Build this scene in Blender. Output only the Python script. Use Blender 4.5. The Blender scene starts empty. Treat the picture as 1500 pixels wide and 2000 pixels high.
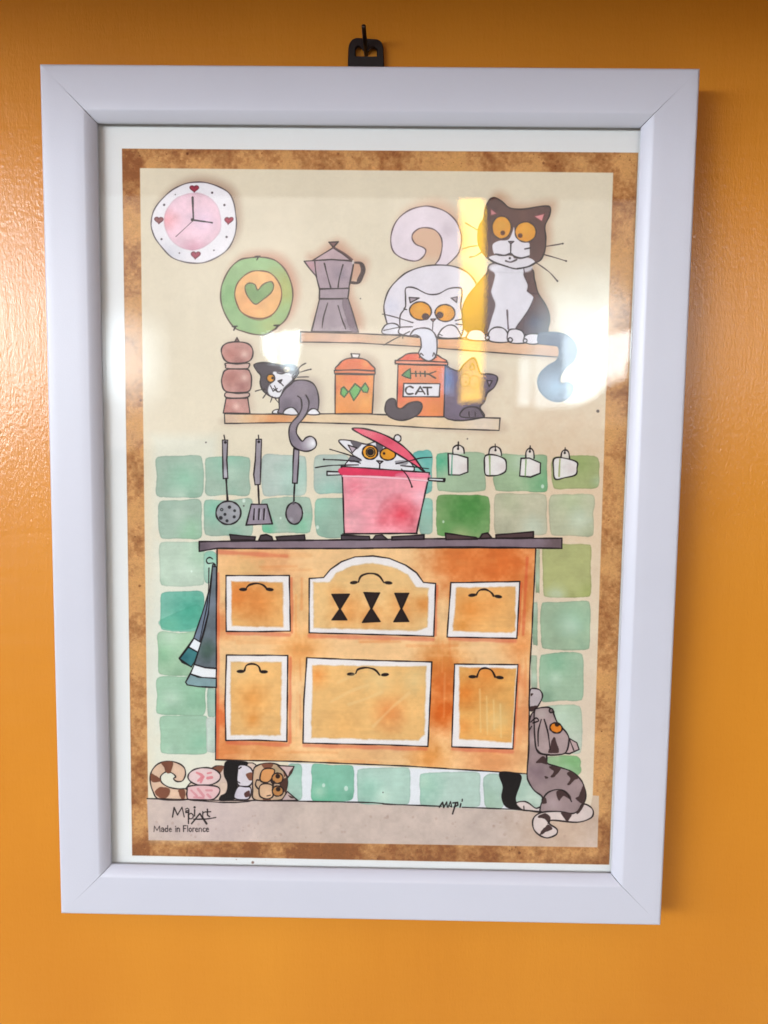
import bpy, bmesh, math
import numpy as np
from mathutils import Vector, Matrix
S = bpy.context.scene
COL = S.collection
# ---------------------------------------------------------------- camera, world, lights, exposure
CAMPOS = np.array([0.0114443, -0.3217753, 0.0279111])
RM = np.array([[0.9998363829349712, 0.013044055020194144, 0.012532357645057236], [0.013646601812839205, -0.08916733863626151, -0.9959231677089793], [-0.011873399617434357, 0.9959312417778429, -0.08933075636290279]])
FOC = 1550.0                                                # focal length for a frame 2000 units high
cam = bpy.data.cameras.new('camera'); co = bpy.data.objects.new('camera', cam); COL.objects.link(co)
cam.sensor_fit = 'VERTICAL'; cam.sensor_height = 36; cam.lens = FOC/2000*36; cam.clip_start = .01; cam.clip_end = 100
cam.dof.use_dof = True; cam.dof.focus_distance = .309; cam.dof.aperture_fstop = 7.5; cam.dof.aperture_blades = 0
m = Matrix(((RM[0][0], -RM[1][0], -RM[2][0]), (RM[0][1], -RM[1][1], -RM[2][1]), (RM[0][2], -RM[1][2], -RM[2][2]))).to_4x4()
m.translation = Vector(CAMPOS); co.matrix_world = m; S.camera = co
S.view_settings.view_transform = 'Standard'; S.view_settings.look = 'None'; S.view_settings.exposure = .14; S.view_settings.gamma = 1
w = bpy.data.worlds.new('World'); S.world = w; w.use_nodes = True
nt = w.node_tree; bg = nt.nodes['Background']; tc = nt.nodes.new('ShaderNodeTexCoord'); sx_ = nt.nodes.new('ShaderNodeSeparateXYZ'); cr = nt.nodes.new('ShaderNodeValToRGB')
nt.links.new(tc.outputs['Generated'], sx_.inputs[0]); mr = nt.nodes.new('ShaderNodeMapRange'); mr.inputs[1].default_value = -1; nt.links.new(sx_.outputs['Z'], mr.inputs[0])
nt.links.new(mr.outputs[0], cr.inputs[0]); nt.links.new(cr.outputs[0], bg.inputs[0]); bg.inputs[1].default_value = 1.0
e = cr.color_ramp.elements
e[0].position = .0; e[0].color = (.7, .62, .52, 1); e[1].position = 1.; e[1].color = (.9, .88, .9, 1)
for p_, c_ in ((.24, (.36, .33, .29, 1)), (.34, (.10, .075, .06, 1)), (.49, (.12, .09, .08, 1)), (.54, (.95, .86, .82, 1)), (.7, (1.1, 1.0, .98, 1))):
    q_ = e.new(p_); q_.color = c_
def area(name, loc, size, energy, color, target=(0, 0, 0), sy=None):
    l = bpy.data.lights.new(name, 'AREA'); l.energy = energy; l.color = color; l.size = size
    if sy: l.shape = 'RECTANGLE'; l.size_y = sy
    o = bpy.data.objects.new(name, l); COL.objects.link(o); o.location = loc
    o.rotation_euler = (Vector(target)-Vector(loc)).to_track_quat('-Z', 'Y').to_euler(); return o
area('daylight_from_left', (-1.75, -1.5, .30), 1.5, 29, (.90, .95, 1.0), sy=.42)
# ---------------------------------------------------------------- helpers
def tag(o, **k):
    for a, b in k.items(): o[a] = b
    return o
def link(name, me, mat, parent=None):
    o = bpy.data.objects.new(name, me); COL.objects.link(o)
    if mat: me.materials.append(mat)
    if parent: o.parent = parent
    return o
def mesh(name, vs, fs, smooth=False):
    me = bpy.data.meshes.new(name); me.from_pydata([tuple(v) for v in vs], [], fs); me.update()
    bm = bmesh.new(); bm.from_mesh(me); bmesh.ops.recalc_face_normals(bm, faces=bm.faces); bm.to_mesh(me); bm.free()
    if smooth: me.shade_smooth()
    return me
def box(name, x0, x1, y0, y1, z0, z1, bev=0):
    bm = bmesh.new(); bmesh.ops.create_cube(bm, size=1)
    for v in bm.verts: v.co = Vector(((x0+x1)/2+v.co.x*(x1-x0), (y0+y1)/2+v.co.y*(y1-y0), (z0+z1)/2+v.co.z*(z1-z0)))
    if bev: bmesh.ops.bevel(bm, geom=bm.edges[:], offset=bev, segments=2, affect='EDGES')
    me = bpy.data.meshes.new(name); bm.to_mesh(me); bm.free(); return me
class N:
    def __init__(s, name):
        s.m = bpy.data.materials.new(name); s.m.use_nodes = True; s.t = s.m.node_tree; s.p = s.t.nodes['Principled BSDF']; s.out = s.t.nodes['Material Output']
    def n(s, ty, **k):
        q = s.t.nodes.new('ShaderNode'+ty)
        for a, b in k.items():
            if hasattr(q, a): setattr(q, a, b)
            else: q.inputs[a.replace('_', ' ')].default_value = b
        return q
    def l(s, a, b): s.t.links.new(a, b)
def lin(r, g, b): return tuple(((v/255+.055)/1.055)**2.4 if v > 10 else v/255/12.92 for v in (r, g, b))+(1,)
# ---------------------------------------------------------------- the printed sheet, drawn stroke by stroke
# Drawing units are those of the measured photograph; SH maps them to the canvas.
AX0, AY0, AX1, AY1, AS = 170, 220, 1274, 1724, 1.5
AW, AH = int((AX1-AX0)*AS), int((AY1-AY0)*AS)
rng = np.random.default_rng(7)
def _noise(cx, cy, seed):
    r = np.random.default_rng(seed)
    gw, gh = int(AW/cx)+3, int(AH/cy)+3
    g = r.random((gh, gw)).astype(np.float32)
    xs = np.linspace(0, gw-1.001, AW); ys = np.linspace(0, gh-1.001, AH)
    xi = xs.astype(int); yi = ys.astype(int); fx = xs-xi; fy = ys-yi
    fx = (fx*fx*(3-2*fx)).astype(np.float32); fy = (fy*fy*(3-2*fy)).astype(np.float32)[:, None]
    a = g[yi][:, xi]; b = g[yi][:, np.minimum(xi+1, gw-1)]
    y2 = np.minimum(yi+1, gh-1)
    c = g[y2][:, xi]; d = g[y2][:, np.minimum(xi+1, gw-1)]
    return ((a*(1-fx)+b*fx)*(1-fy)+(c*(1-fx)+d*fx)*fy)*2-1
NB = _noise(110, 110, 1)*.6+_noise(45, 45, 2)*.4            # broad washes
NM = _noise(24, 24, 3)*.6+_noise(9, 9, 4)*.4                # pigment clouds
NF = _noise(2.2, 2.2, 5)*.6+_noise(5, 3, 6)*.4              # paper grain
NS = _noise(90, 6, 8)*.6+_noise(40, 4, 9)*.4                # sideways brush strokes
NV = _noise(6, 80, 10)
C = np.zeros((AH, AW, 3), np.float32)
O = [0., 0., 1.]
def org(x, y, k=3.75): O[:] = [x, y, k]
def P(s):
    """'x,y x,y ...' in the units of the current close-up -> canvas points"""
    if isinstance(s, str): a = np.array([[float(v) for v in t.split(',')] for t in s.split()])
    else: a = np.array(s, float)
    return np.c_[(O[0]+a[:, 0]/O[2]-AX0)*AS, (O[1]+a[:, 1]/O[2]-AY0)*AS]
def smooth(p, closed, n=5):
    m = len(p); out = []
    for i in range(m if closed else m-1):
        if closed: a, b, c, d = p[i-1], p[i], p[(i+1) % m], p[(i+2) % m]
        else: a, b, c, d = p[max(i-1, 0)], p[i], p[i+1], p[min(i+2, m-1)]
        for t in np.arange(n)/n:
            out.append(.5*(2*b+(c-a)*t+(2*a-5*b+4*c-d)*t*t+(3*b-a-3*c+d)*t**3))
    if not closed: out.append(p[-1])
    return np.array(out)
def sdf(p, pad):
    x0 = max(int(p[:, 0].min()-pad), 0); x1 = min(int(p[:, 0].max()+pad)+2, AW)
    y0 = max(int(p[:, 1].min()-pad), 0); y1 = min(int(p[:, 1].max()+pad)+2, AH)
    X = np.arange(x0, x1, dtype=np.float32)[None, :]; Y = np.arange(y0, y1, dtype=np.float32)[:, None]
    D = np.full((y1-y0, x1-x0), 1e9, np.float32); ins = np.zeros(D.shape, bool)
    q = np.roll(p, -1, 0)
    for (ax, ay), (bx, by) in zip(p, q):
        dx, dy = bx-ax, by-ay; L = dx*dx+dy*dy
        if L < 1e-9: continue
        t = np.clip(((X-ax)*dx+(Y-ay)*dy)/L, 0, 1)
        D = np.minimum(D, (X-ax-t*dx)**2+(Y-ay-t*dy)**2)
        if ay != by:
            ins ^= ((ay > Y) != (by > Y)) & (X < (Y-ay)*dx/(by-ay)+ax)
    D = np.sqrt(D); D[ins] *= -1
    return D, slice(y0, y1), slice(x0, x1)
def col(c): return np.array(c, np.float32)/255
def fill(pts, c, sm=True, a=1., soft=.8, wob=0., amp=.06, edge=.07, blobs=(), grad=None, ns=0., raw=False):
    p = pts if raw else P(pts)
    if sm: p = smooth(p, True)
    D, sy, sx = sdf(p, 6+soft*2)
    if wob: D = D+NM[sy, sx]*wob+NF[sy, sx]*wob*.3
    m = np.clip(.5-D/(2*soft), 0, 1)*a
    base = np.empty(D.shape+(3,), np.float32); base[:] = col(c)
    if grad is not None:                                    # (x0,y0,x1,y1,colour)
        g = P([(grad[0], grad[1]), (grad[2], grad[3])]); d = g[1]-g[0]
        X = np.arange(sx.start, sx.stop)[None, :]; Y = np.arange(sy.start, sy.stop)[:, None]
        t = np.clip(((X-g[0, 0])*d[0]+(Y-g[0, 1])*d[1])/(d@d)+NB[sy, sx]*.15, 0, 1)[..., None]
        base = base*(1-t)+col(grad[4])*t
    for (bx, by, br, bc, ba) in blobs:
        b = P([(bx, by)])[0]; r = br/O[2]*AS
        X = np.arange(sx.start, sx.stop)[None, :]; Y = np.arange(sy.start, sy.stop)[:, None]
        t = np.sqrt((X-b[0])**2+(Y-b[1])**2)/r+NM[sy, sx]*.22+NB[sy, sx]*.15
        t = (np.clip(1.15-t, 0, 1)**1.2*ba)[..., None].clip(0, 1)
        base = base*(1-t)+col(bc)*t
    k = 1+amp*(NM[sy, sx]*.9+NB[sy, sx]*1.2)+.018*NF[sy, sx]+ns*NS[sy, sx]-edge*np.exp(-(D/2.6)**2)*1.0
    base = base*k[..., None]
    C[sy, sx] = C[sy, sx]*(1-m[..., None])+base*m[..., None]
INK = (20, 12, 16)
def line(pts, w=2.0, c=INK, sm=True, closed=False, a=.93, jit=.35, raw=False, soft=.75):
    p = pts if raw else P(pts)
    if sm and len(p) > 2: p = smooth(p, closed, 6)
    elif closed: p = np.r_[p, p[:1]]
    if sm and closed: p = np.r_[p, p[:1]]
    # subdivide long runs so that the pen wavers
    q = [p[0]]
    for u, v in zip(p[:-1], p[1:]):
        n = max(1, int(np.hypot(*(v-u))/9))
        for i in range(1, n+1): q.append(u+(v-u)*i/n)
    q = np.array(q); n = len(q)
    j = np.cumsum(rng.normal(0, .28, (n, 2)), 0); j -= np.linspace(0, 1, n)[:, None]*j[-1]
    q = q+np.clip(j, -1.6, 1.6)*jit
    wd = w*1.12*AS/2*(1+.22*np.sin(np.arange(n)*.55+rng.random()*6)+rng.normal(0, .06, n))
    lo = q.min(0)-w*AS-3; hi = q.max(0)+w*AS+3
    x0, y0 = max(int(lo[0]), 0), max(int(lo[1]), 0); x1, y1 = min(int(hi[0])+1, AW), min(int(hi[1])+1, AH)
    if x1 <= x0 or y1 <= y0: return
    M = np.zeros((y1-y0, x1-x0), np.float32)
    for i in range(n-1):
        (ax, ay), (bx, by) = q[i], q[i+1]; r = (wd[i]+wd[i+1])/2; e = r+2
        u0 = max(int(min(ax, bx)-e), x0); u1 = min(int(max(ax, bx)+e)+2, x1)
        v0 = max(int(min(ay, by)-e), y0); v1 = min(int(max(ay, by)+e)+2, y1)
        if u1 <= u0 or v1 <= v0: continue
        X = np.arange(u0, u1, dtype=np.float32)[None, :]; Y = np.arange(v0, v1, dtype=np.float32)[:, None]
        dx, dy = bx-ax, by-ay; L = dx*dx+dy*dy+1e-9
        t = np.clip(((X-ax)*dx+(Y-ay)*dy)/L, 0, 1)
        d = np.sqrt((X-ax-t*dx)**2+(Y-ay-t*dy)**2)
        s = M[v0-y0:v1-y0, u0-x0:u1-x0]
        np.maximum(s, np.clip((r-d)/soft*.7+.5, 0, 1), out=s)
    M = (M*a*(1-.12*np.clip(NM[y0:y1, x0:x1], 0, 1)))[..., None]
    C[y0:y1, x0:x1] = C[y0:y1, x0:x1]*(1-M)+col(c)*M
def shape(pts, c, w=1.7, sm=True, ink=INK, **k):
    fill(pts, c, sm=sm, **k)
    if w: line(pts, w, ink, sm=sm, closed=True)
def ell(cx, cy, rx, ry, n=14, rot=0):
    t = np.arange(n)*2*math.pi/n; x = rx*np.cos(t); y = ry*np.sin(t)
    return np.c_[cx+x*math.cos(rot)-y*math.sin(rot), cy+x*math.sin(rot)+y*math.cos(rot)]
def dot(cx, cy, r, c=INK, a=.95): fill(ell(cx, cy, r, r), c, a=a, amp=.02, edge=0)
def shadow(pts, dx=14, dy=-12, r=17, c=(150, 112, 92), a=.45):
    p = smooth(P(pts), True, 3)+np.array([dx, dy])
    D, sy, sx = sdf(p, r*2)
    t = np.clip(.5-D/(2.2*r), 0, 1); m = (t*t*(3-2*t)*a)[..., None]
    C[sy, sx] = C[sy, sx]*(1-m)+col(c)*m

# ---- sheet, brown parchment border, cream ground
org(0, 0, 1)
C[:] = col((233, 233, 232)); C *= (1+.006*NF)[..., None]
BR = _noise(26, 30, 21)*.22+_noise(9, 9, 22)*.2+_noise(75, 90, 23)*.42+_noise(4, 4, 24)*.12
fill('238,290 1247,298 1190,1689 258,1671', (206, 152, 96), sm=False, amp=0, edge=.12)
D, sy, sx = sdf(P('238,290 1247,298 1190,1689 258,1671'), 2)
m = np.clip(.5-D/2, 0, 1)
Y = np.arange(sy.start, sy.stop)[:, None]/AS+AY0; X = np.arange(sx.start, sx.stop)[None, :]/AS+AX0
b = BR[sy, sx]
dk = np.clip(b*1.35+.08+np.clip((Y-1570)/100, 0, 1)*.7+np.clip((330-Y)/45, 0, 1)*.3+np.clip((420-Y)/100, 0, 1)*np.clip((300-X)/60, 0, 1)*.7, 0, 1)*m
C[sy, sx] = C[sy, sx]*(1-dk[..., None]*.75)+col((122, 66, 32))*dk[..., None]*.75
lt = np.clip(-b*1.0+.06-np.clip((Y-1600)/90, 0, 1)*.5, 0, 1)*m
C[sy, sx] = C[sy, sx]*(1-lt[..., None]*.7)+col((214, 160, 92))*lt[..., None]*.7
C[sy, sx] *= (1+.09*(NF[sy, sx]*.8+NM[sy, sx]*.5)*m)[..., None]
for i in range(210):                                       # age spots, mostly along the foot
    x = rng.uniform(240, 1240); y = rng.choice([rng.uniform(294, 326), rng.uniform(1650, 1685), rng.uniform(300, 1680)])
    if 275 < x < 1160 and 330 < y < 1648: x = rng.choice([rng.uniform(242, 270)+(y-300)*.014, rng.uniform(1202, 1240)-(y-300)*.032])
    if not (242+(y-290)*.0145 < x < 1243-(y-298)*.041): continue
    dot(x, y, rng.uniform(.5, 1.4) if rng.random() < .95 else 2.6, (84, 40, 22), a=rng.uniform(.2, .7))
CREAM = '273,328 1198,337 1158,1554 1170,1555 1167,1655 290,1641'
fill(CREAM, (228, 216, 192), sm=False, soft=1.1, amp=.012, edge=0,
     blobs=[(1150, 980, 330, (224, 196, 166), .9), (1150, 1400, 300, (222, 200, 178), .8), (320, 1300, 240, (222, 222, 208), .8)])  # tan on the right is partly warm bounced light painted in
for y0 in (850, 1050, 1250, 1450):                          # greenish white wash behind the tiles on the left
    fill([(296, y0), (425, y0), (425, y0+190), (296, y0+190)], (224, 230, 218), sm=False, soft=18, a=.5, amp=.02, edge=0)
FLOOR = '287,1561 420,1563 577,1564 700,1567 760,1570 860,1576 1060,1586 1169,1590 1167,1655 290,1641'
fill(FLOOR, (202, 183, 172), sm=False, amp=.05, edge=0, blobs=[(1100, 1620, 120, (206, 176, 152), .8), (420, 1600, 150, (200, 180, 176), .8)])
fill('1158,1554 1170,1555 1170,1592 1150,1592', (206, 182, 160), sm=False, amp=.03, edge=0)
for i in range(60): dot(rng.uniform(300, 1150), rng.uniform(1592, 1638), rng.uniform(.8, 3), (160, 130, 118), a=.25)

# ---- wall tiles: x0,y0,x1,y1, colour, darker pigment, lower corner lean
G1, G2, G3 = (160, 192, 170), (144, 182, 160), (178, 200, 188)
TILES = [(304, 890, 396, 970, G1, (140, 190, 162)), (400, 891, 488, 967, G1, (150, 200, 175)), (512, 888, 598, 967, G3, (170, 205, 190)),
 (613, 889, 682, 963, G3, (150, 196, 180)), (310, 976, 394, 1052, G1, (150, 196, 160)), (398, 975, 494, 1046, G1, (130, 190, 165)),
 (512, 972, 608, 1042, G1, (96, 180, 140)), (616, 973, 682, 1049, G2, (150, 200, 176)), (806, 880, 845, 964, (120, 190, 176), (80, 168, 160)),
 (818, 972, 845, 1043, G2, (140, 195, 180)), (853, 883, 948, 961, (158, 190, 152), (80, 168, 130)), (853, 968, 956, 1048, (120, 166, 96), (66, 134, 56)),
 (965, 887, 1070, 960, (152, 184, 140), (110, 170, 120)), (965, 966, 1068, 1045, (190, 192, 160), (182, 184, 150)), (1079, 891, 1170, 954, (160, 176, 112), (150, 168, 100)),
 (1074, 965, 1161, 1047, (186, 194, 158), (176, 186, 146)), (1061, 1061, 1154, 1167, (170, 178, 110), (156, 164, 92)), (1046, 1074, 1054, 1157, (170, 185, 150), (150, 170, 130)),
 (1057, 1174, 1153, 1268, (158, 190, 154), (140, 180, 150)), (1040, 1176, 1050, 1260, (160, 188, 158), (140, 170, 140)), (1055, 1276, 1139, 1369, (158, 194, 160), (130, 178, 144)),
 (1037, 1280, 1049, 1345, (176, 196, 172), (160, 180, 150)), (1060, 1378, 1136, 1472, (190, 208, 186), (176, 200, 170)), (1062, 1478, 1135, 1514, (150, 188, 140), (120, 172, 110)),
 (312, 1057, 398, 1145, (186, 214, 190), (166, 200, 172)), (313, 1155, 399, 1232, (110, 190, 166), (66, 160, 136)), (308, 1235, 392, 1318, (160, 204, 166), (140, 190, 150)),
 (305, 1323, 401, 1396, (158, 206, 172), (140, 190, 156)), (312, 1398, 406, 1472, (158, 204, 172), (140, 190, 160)), (405, 1344, 421, 1400, (166, 206, 186), (150, 190, 170)),
 (398, 1077, 423, 1139, (170, 208, 186), (130, 190, 166)), (561, 1492, 590, 1563, (168, 208, 190), (150, 196, 176)), (607, 1493, 690, 1564, (120, 192, 162), (84, 172, 134)),
 (697, 1500, 801, 1570, (172, 212, 194), (150, 198, 178)), (820, 1508, 938, 1576, (178, 212, 196), (140, 194, 170)), (945, 1512, 986, 1579, (172, 208, 190), (160, 196, 172)),
 (1006, 1514, 1058, 1580, (184, 208, 192), (170, 198, 180)), (402, 1402, 421, 1470, (206, 222, 210), (190, 210, 196))]
fill('563,1490 1030,1510 1060,1585 860,1576 577,1564', (226, 228, 232), sm=False, amp=.02, edge=0)
for i, (x0, y0, x1, y1, c1, c2) in enumerate(TILES):
    r = np.random.default_rng(100+i); q = min(9, (x1-x0)/4)
    j = lambda: r.uniform(-2.2, 2.2) if x1-x0 > 30 else r.uniform(-.6, .6)
    pts = [(x0+q, y0+j()), ((x0+x1)/2, y0+j()), (x1-q, y0+j()), (x1+j()*.5, y0+q), (x1+j(), (y0+y1)/2), (x1+j()*.5, y1-q), (x1-q, y1+j()),
           ((x0+x1)/2, y1+j()), (x0+q, y1+j()), (x0+j()*.5+1, y1-q), (x0+j(), (y0+y1)/2), (x0+j()*.5, y0+q)]
    bl = [(r.uniform(x0, x1), r.uniform(y0, y1), r.uniform(28, 55), c2, .85), (r.uniform(x0, x1), r.uniform(y0, y1), r.uniform(16, 34), (206, 224, 206), .5), (r.uniform(x0, x1), y1-4, r.uniform(14, 26), tuple(.85*np.array(c2)), .45)]
    if i == 11: bl = [(915, 990, 55, c2, 1.0), (870, 1040, 24, (96, 156, 80), .8), (900, 1050, 24, (178, 186, 130), .7)]
    if i == 6: bl = [(520, 1034, 26, c2, .9), (590, 1025, 30, (130, 196, 160), .8)]
    if i == 10: bl = [(858, 900, 36, c2, 1.0)]
    if i == 25: bl = [(370, 1190, 40, c2, 1.), (330, 1220, 26, (140, 205, 175), .8)]
    c1 = tuple(.86*np.array(c1)+.14*np.array((214, 222, 206))); bl = [(q_[0], q_[1], q_[2], tuple(.9*np.array(q_[3])+.1*np.array((214, 222, 206))), q_[4]) for q_ in bl]
    c1 = tuple(np.array(c1)*(.99, .955, .97))
    fill(pts, c1, wob=1.5, amp=.045, edge=.10, blobs=bl, ns=.02, soft=1.0)
fill('309,1215 345,1196 385,1181 396,1200 380,1226 330,1230', (70, 160, 134), a=.45, wob=1, soft=1.4)
for x, y, w in ((1060, 950, 3), (592, 1000, 2), (548, 1012, 2), (476, 978, 3), (374, 1116, 2), (866, 1019, 2), (620, 1030, 3), (632, 1534, 3), (676, 1540, 4)):
    fill(ell(x, y, w, w*1.3), (222, 234, 224), a=.7, wob=.8, edge=0)
for x, y, w in ((1168, 803, 3), (402, 864, 1.6), (913, 857, 1.4), (476, 988, 1.6), (704, 583, 1.3), (748, 1548, 1.3)):
    dot(x, y, w, (70, 60, 62), a=.8)

# ---- clock
org(220, 270)
CK = '283,600 300,530 345,460 430,380 520,335 600,320 690,325 780,355 850,400 885,470 900,560 905,640 890,720 850,800 790,855 700,900 620,915 520,905 430,870 360,800 310,730 285,660'
shadow(CK, 12, -14, 20, a=.55)
shape(CK, (240, 236, 240), 1.8, ink=(70, 60, 66), amp=.02, blobs=[(420, 860, 120, (205, 205, 215), .6)])
fill('375,590 400,510 460,440 540,405 620,400 700,425 765,490 790,570 795,640 775,700 720,760 650,805 580,820 500,800 430,750 390,680', (236, 200, 212), wob=1, edge=.08, soft=1.6,
     blobs=[(400, 600, 110, (238, 160, 166), .7), (600, 820, 100, (226, 158, 180), .7), (660, 600, 120, (226, 200, 220), .7)])
def heart(x, y, s, c, w=1.2, sq=1., lean=0.):
    t = np.linspace(0, 2*math.pi, 22, endpoint=False)
    hx = 16*np.sin(t)**3; hy = -(13*np.cos(t)-5*np.cos(2*t)-2*np.cos(3*t)-np.cos(4*t))
    shape(np.c_[x+(hx+lean*hy)*s/16, y+hy*s/16*sq], c, w, ink=(90, 30, 45), sm=False)
heart(597, 366, 34, (165, 55, 75), sq=.8); heart(850, 600, 32, (170, 50, 75), sq=.9, lean=-.15); heart(607, 853, 34, (165, 60, 85), sq=.9, lean=-.1); heart(338, 598, 32, (150, 90, 90), sq=.85)
for x, y, r in ((728, 398, 8), (818, 488, 8), (834, 722, 8), (741, 820, 5), (488, 840, 5), (357, 738, 7), (376, 487, 8), (458, 411, 4)): dot(x, y, r, (60, 50, 60))
line('585,432 590,595', 3.0); line('590,598 690,612 728,618', 2.2); line('585,605 462,720', 1.2, (90, 60, 70)); dot(583, 596, 11)
# ---- plate
PL = '1060,870 1130,875 1200,900 1260,960 1300,1040 1318,1130 1308,1220 1270,1320 1200,1385 1120,1435 1040,1435 960,1415 890,1385 830,1300 795,1210 790,1120 810,1040 860,950 930,890 1000,875'
shadow(PL, 14, -12, 22, (190, 118, 92), .65)
shape(PL, (152, 186, 132), 2.1, ink=(80, 60, 50), wob=.5, blobs=[(1240, 1100, 200, (190, 192, 112), .85), (880, 1150, 130, (134, 182, 122), .8), (1150, 1380, 130, (190, 200, 130), .7)])
shape('1080,970 1150,985 1200,1030 1235,1100 1235,1180 1200,1260 1150,1305 1090,1320 1010,1310 940,1270 905,1200 895,1130 915,1060 965,1005 1020,975', (243, 186, 122), 1.9, ink=(110, 65, 45), blobs=[(1000, 1200, 110, (236, 165, 110), .6)])
line('960,1290 1030,1322 1100,1326 1160,1300', 2.6, (120, 80, 60), a=.6)
shape('1062,1110 1040,1070 1000,1060 970,1085 975,1130 1000,1175 1045,1215 1100,1180 1160,1130 1180,1085 1165,1050 1130,1055 1095,1075', (134, 168, 108), 1.8, ink=(90, 70, 50), blobs=[(1050, 1140, 70, (110, 152, 96), .6)])
for x, y in ((1062, 876), (893, 1390), (1200, 1383)):
    line([(x-18, y-12), (x+18, y-14)], 2); line([(x-6, y+14), (x+6, y-10)], 2.4)
# ---- coffee pot
org(560, 370)
MK = '128,525 190,505 340,400 480,518 560,560 530,690 455,725 450,802 525,1045 180,1040 240,802 240,728 215,635'
shadow(MK, 12, -13, 20, (186, 124, 98), .6)
GM = (172, 152, 160)
shape('190,520 260,475 340,425 410,470 470,518 330,514', (186, 160, 164), 1.9, sm=False)
shape('308,385 378,382 342,424', (120, 84, 84), 1.8, sm=False)
line('345,425 410,460 480,515', 3.0, (80, 50, 55))
shape('128,525 190,521 330,513 490,528 488,560 470,640 455,725 240,728 215,635 160,570', GM, 1.9, sm=False, blobs=[(170, 560, 80, (200, 146, 150), .7), (400, 620, 70, (140, 128, 140), .7)])
shape('240,730 458,724 448,798 238,800', (166, 148, 156), 1.9, sm=False)
shape('240,802 450,802 525,1045 180,1040', (170, 154, 162), 2.0, sm=False, blobs=[(470, 980, 80, (120, 106, 118), .8), (220, 1000, 60, (190, 170, 176), .6)])
fill('405,820 448,808 515,1035 470,1035 430,930', (122, 104, 116), a=.8, wob=1)
for s in ('275,540 300,640 322,718', '412,550 388,640 376,715', '205,528 210,580 218,640', '300,830 270,930 258,1012', '375,850 405,950 432,1020', '488,548 478,620 462,690'): line(s, 1.8)
line('495,535 545,540 568,570 560,620 532,680 465,680', 3.8, (52, 38, 42)); line('545,545 556,575 545,625 525,670', 5.5, (58, 42, 46)); fill(ell(486, 532, 9, 16), (238, 226, 218), a=.8)
# ---- upper shelf
org(0, 0, 1)
S1 = '587,648 701,651 816,657 905,662 1000,668 1092,675 1095,698 1000,691 920,685 816,677 701,670 587,668'
shadow(S1, 6, 8, 12, a=.25)
shape(S1, (222, 178, 142), 1.7, sm=False, amp=.05, ns=.03, blobs=[(650, 660, 70, (208, 170, 150), .7), (860, 668, 70, (226, 158, 104), .7), (760, 665, 50, (216, 196, 168), .7)])
# ---- white cat
org(560, 370)
T = '1090,545 1120,500 1138,420 1130,350 1090,300 1030,280 970,285 925,320 918,360 945,400 1000,425 1018,450 1000,490 960,520 900,520 830,495 780,450 762,380 775,290 820,210 900,150 1000,122 1080,130 1170,165 1240,230 1275,310 1280,380 1260,460 1220,510 1170,555'
BD = '740,1000 715,900 715,830 745,740 800,670 880,605 1000,562 1110,552 1220,562 1310,600 1370,660 1400,740 1390,860 1330,1080 760,1060'
shadow('762,380 820,210 1000,122 1170,165 1280,380 1220,510 1000,560 800,480', 16, -14, 24, (206, 142, 108), .55)
shadow(BD, 12, -12, 18, (190, 150, 118), .4)
fill(T, (230, 216, 224), wob=0, amp=.025, blobs=[(1180, 300, 70, (212, 196, 206), .7)]); line(T, 1.9, (66, 44, 52))
org(560, 370)
shape(BD, (228, 222, 230), 1.9, amp=.025, blobs=[(760, 860, 90, (206, 206, 222), .7)])
shape('705,1055 715,1000 760,980 810,990 835,1030 840,1062', (226, 224, 232), 1.8)
HD = '868,865 870,790 874,722 940,722 1030,765 1110,765 1190,725 1272,720 1285,760 1275,860 1295,960 1280,1070 1200,1085 850,1065 830,1000 832,920'
shape(HD, (232, 226, 232), 1.9, amp=.02)
line('868,860 860,875 880,880', 1.8)
shape('897,790 970,795 905,830', (170, 156, 166), 1.7, sm=False); shape('1205,795 1250,785 1245,828', (176, 160, 168), 1.7, sm=False)
EYE = (226, 152, 40)
for x, y, rx, ry, px, py in ((980, 890, 80, 67, 1018, 930), (1160, 905, 73, 62, 1122, 920)):
    shape(ell(x, y, rx, ry, rot=.1), EYE, 2.0, blobs=[(x-10, y-20, 60, (238, 176, 66), .6)]); fill(ell(px, py, 27, 25), (72, 42, 44), wob=1)
shape('1055,950 1092,948 1072,968', (214, 150, 150), 1.6, sm=False); line('1072,968 1068,1028', 1.7)
shape('1120,1082 1130,1030 1180,995 1230,1000 1262,1040 1268,1085', (234, 226, 230), 1.8, amp=.02); line('1105,1085 1112,1060 1140,1070', 1.6)
for s in ('700,912 780,930 860,955 925,975', '710,1032 820,1010 920,1005', '710,1140 780,1100 850,1065 900,1040', '1235,960 1290,948', '1240,985 1300,992', '850,1065 850,1090'): line(s, 1.5)
shape('905,1072 930,1030 980,1015 1040,1020 1080,1050 1100,1100 1100,1180 1085,1230 1045,1255 1000,1240 968,1200 985,1150 980,1090 945,1065', (220, 220, 230), 2.0, amp=.03, blobs=[(990, 1120, 60, (196, 198, 214), .6)])
line('972,1232 982,1200 1000,1215', 1.7); line('1095,1228 1078,1196 1070,1220', 1.7)
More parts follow.
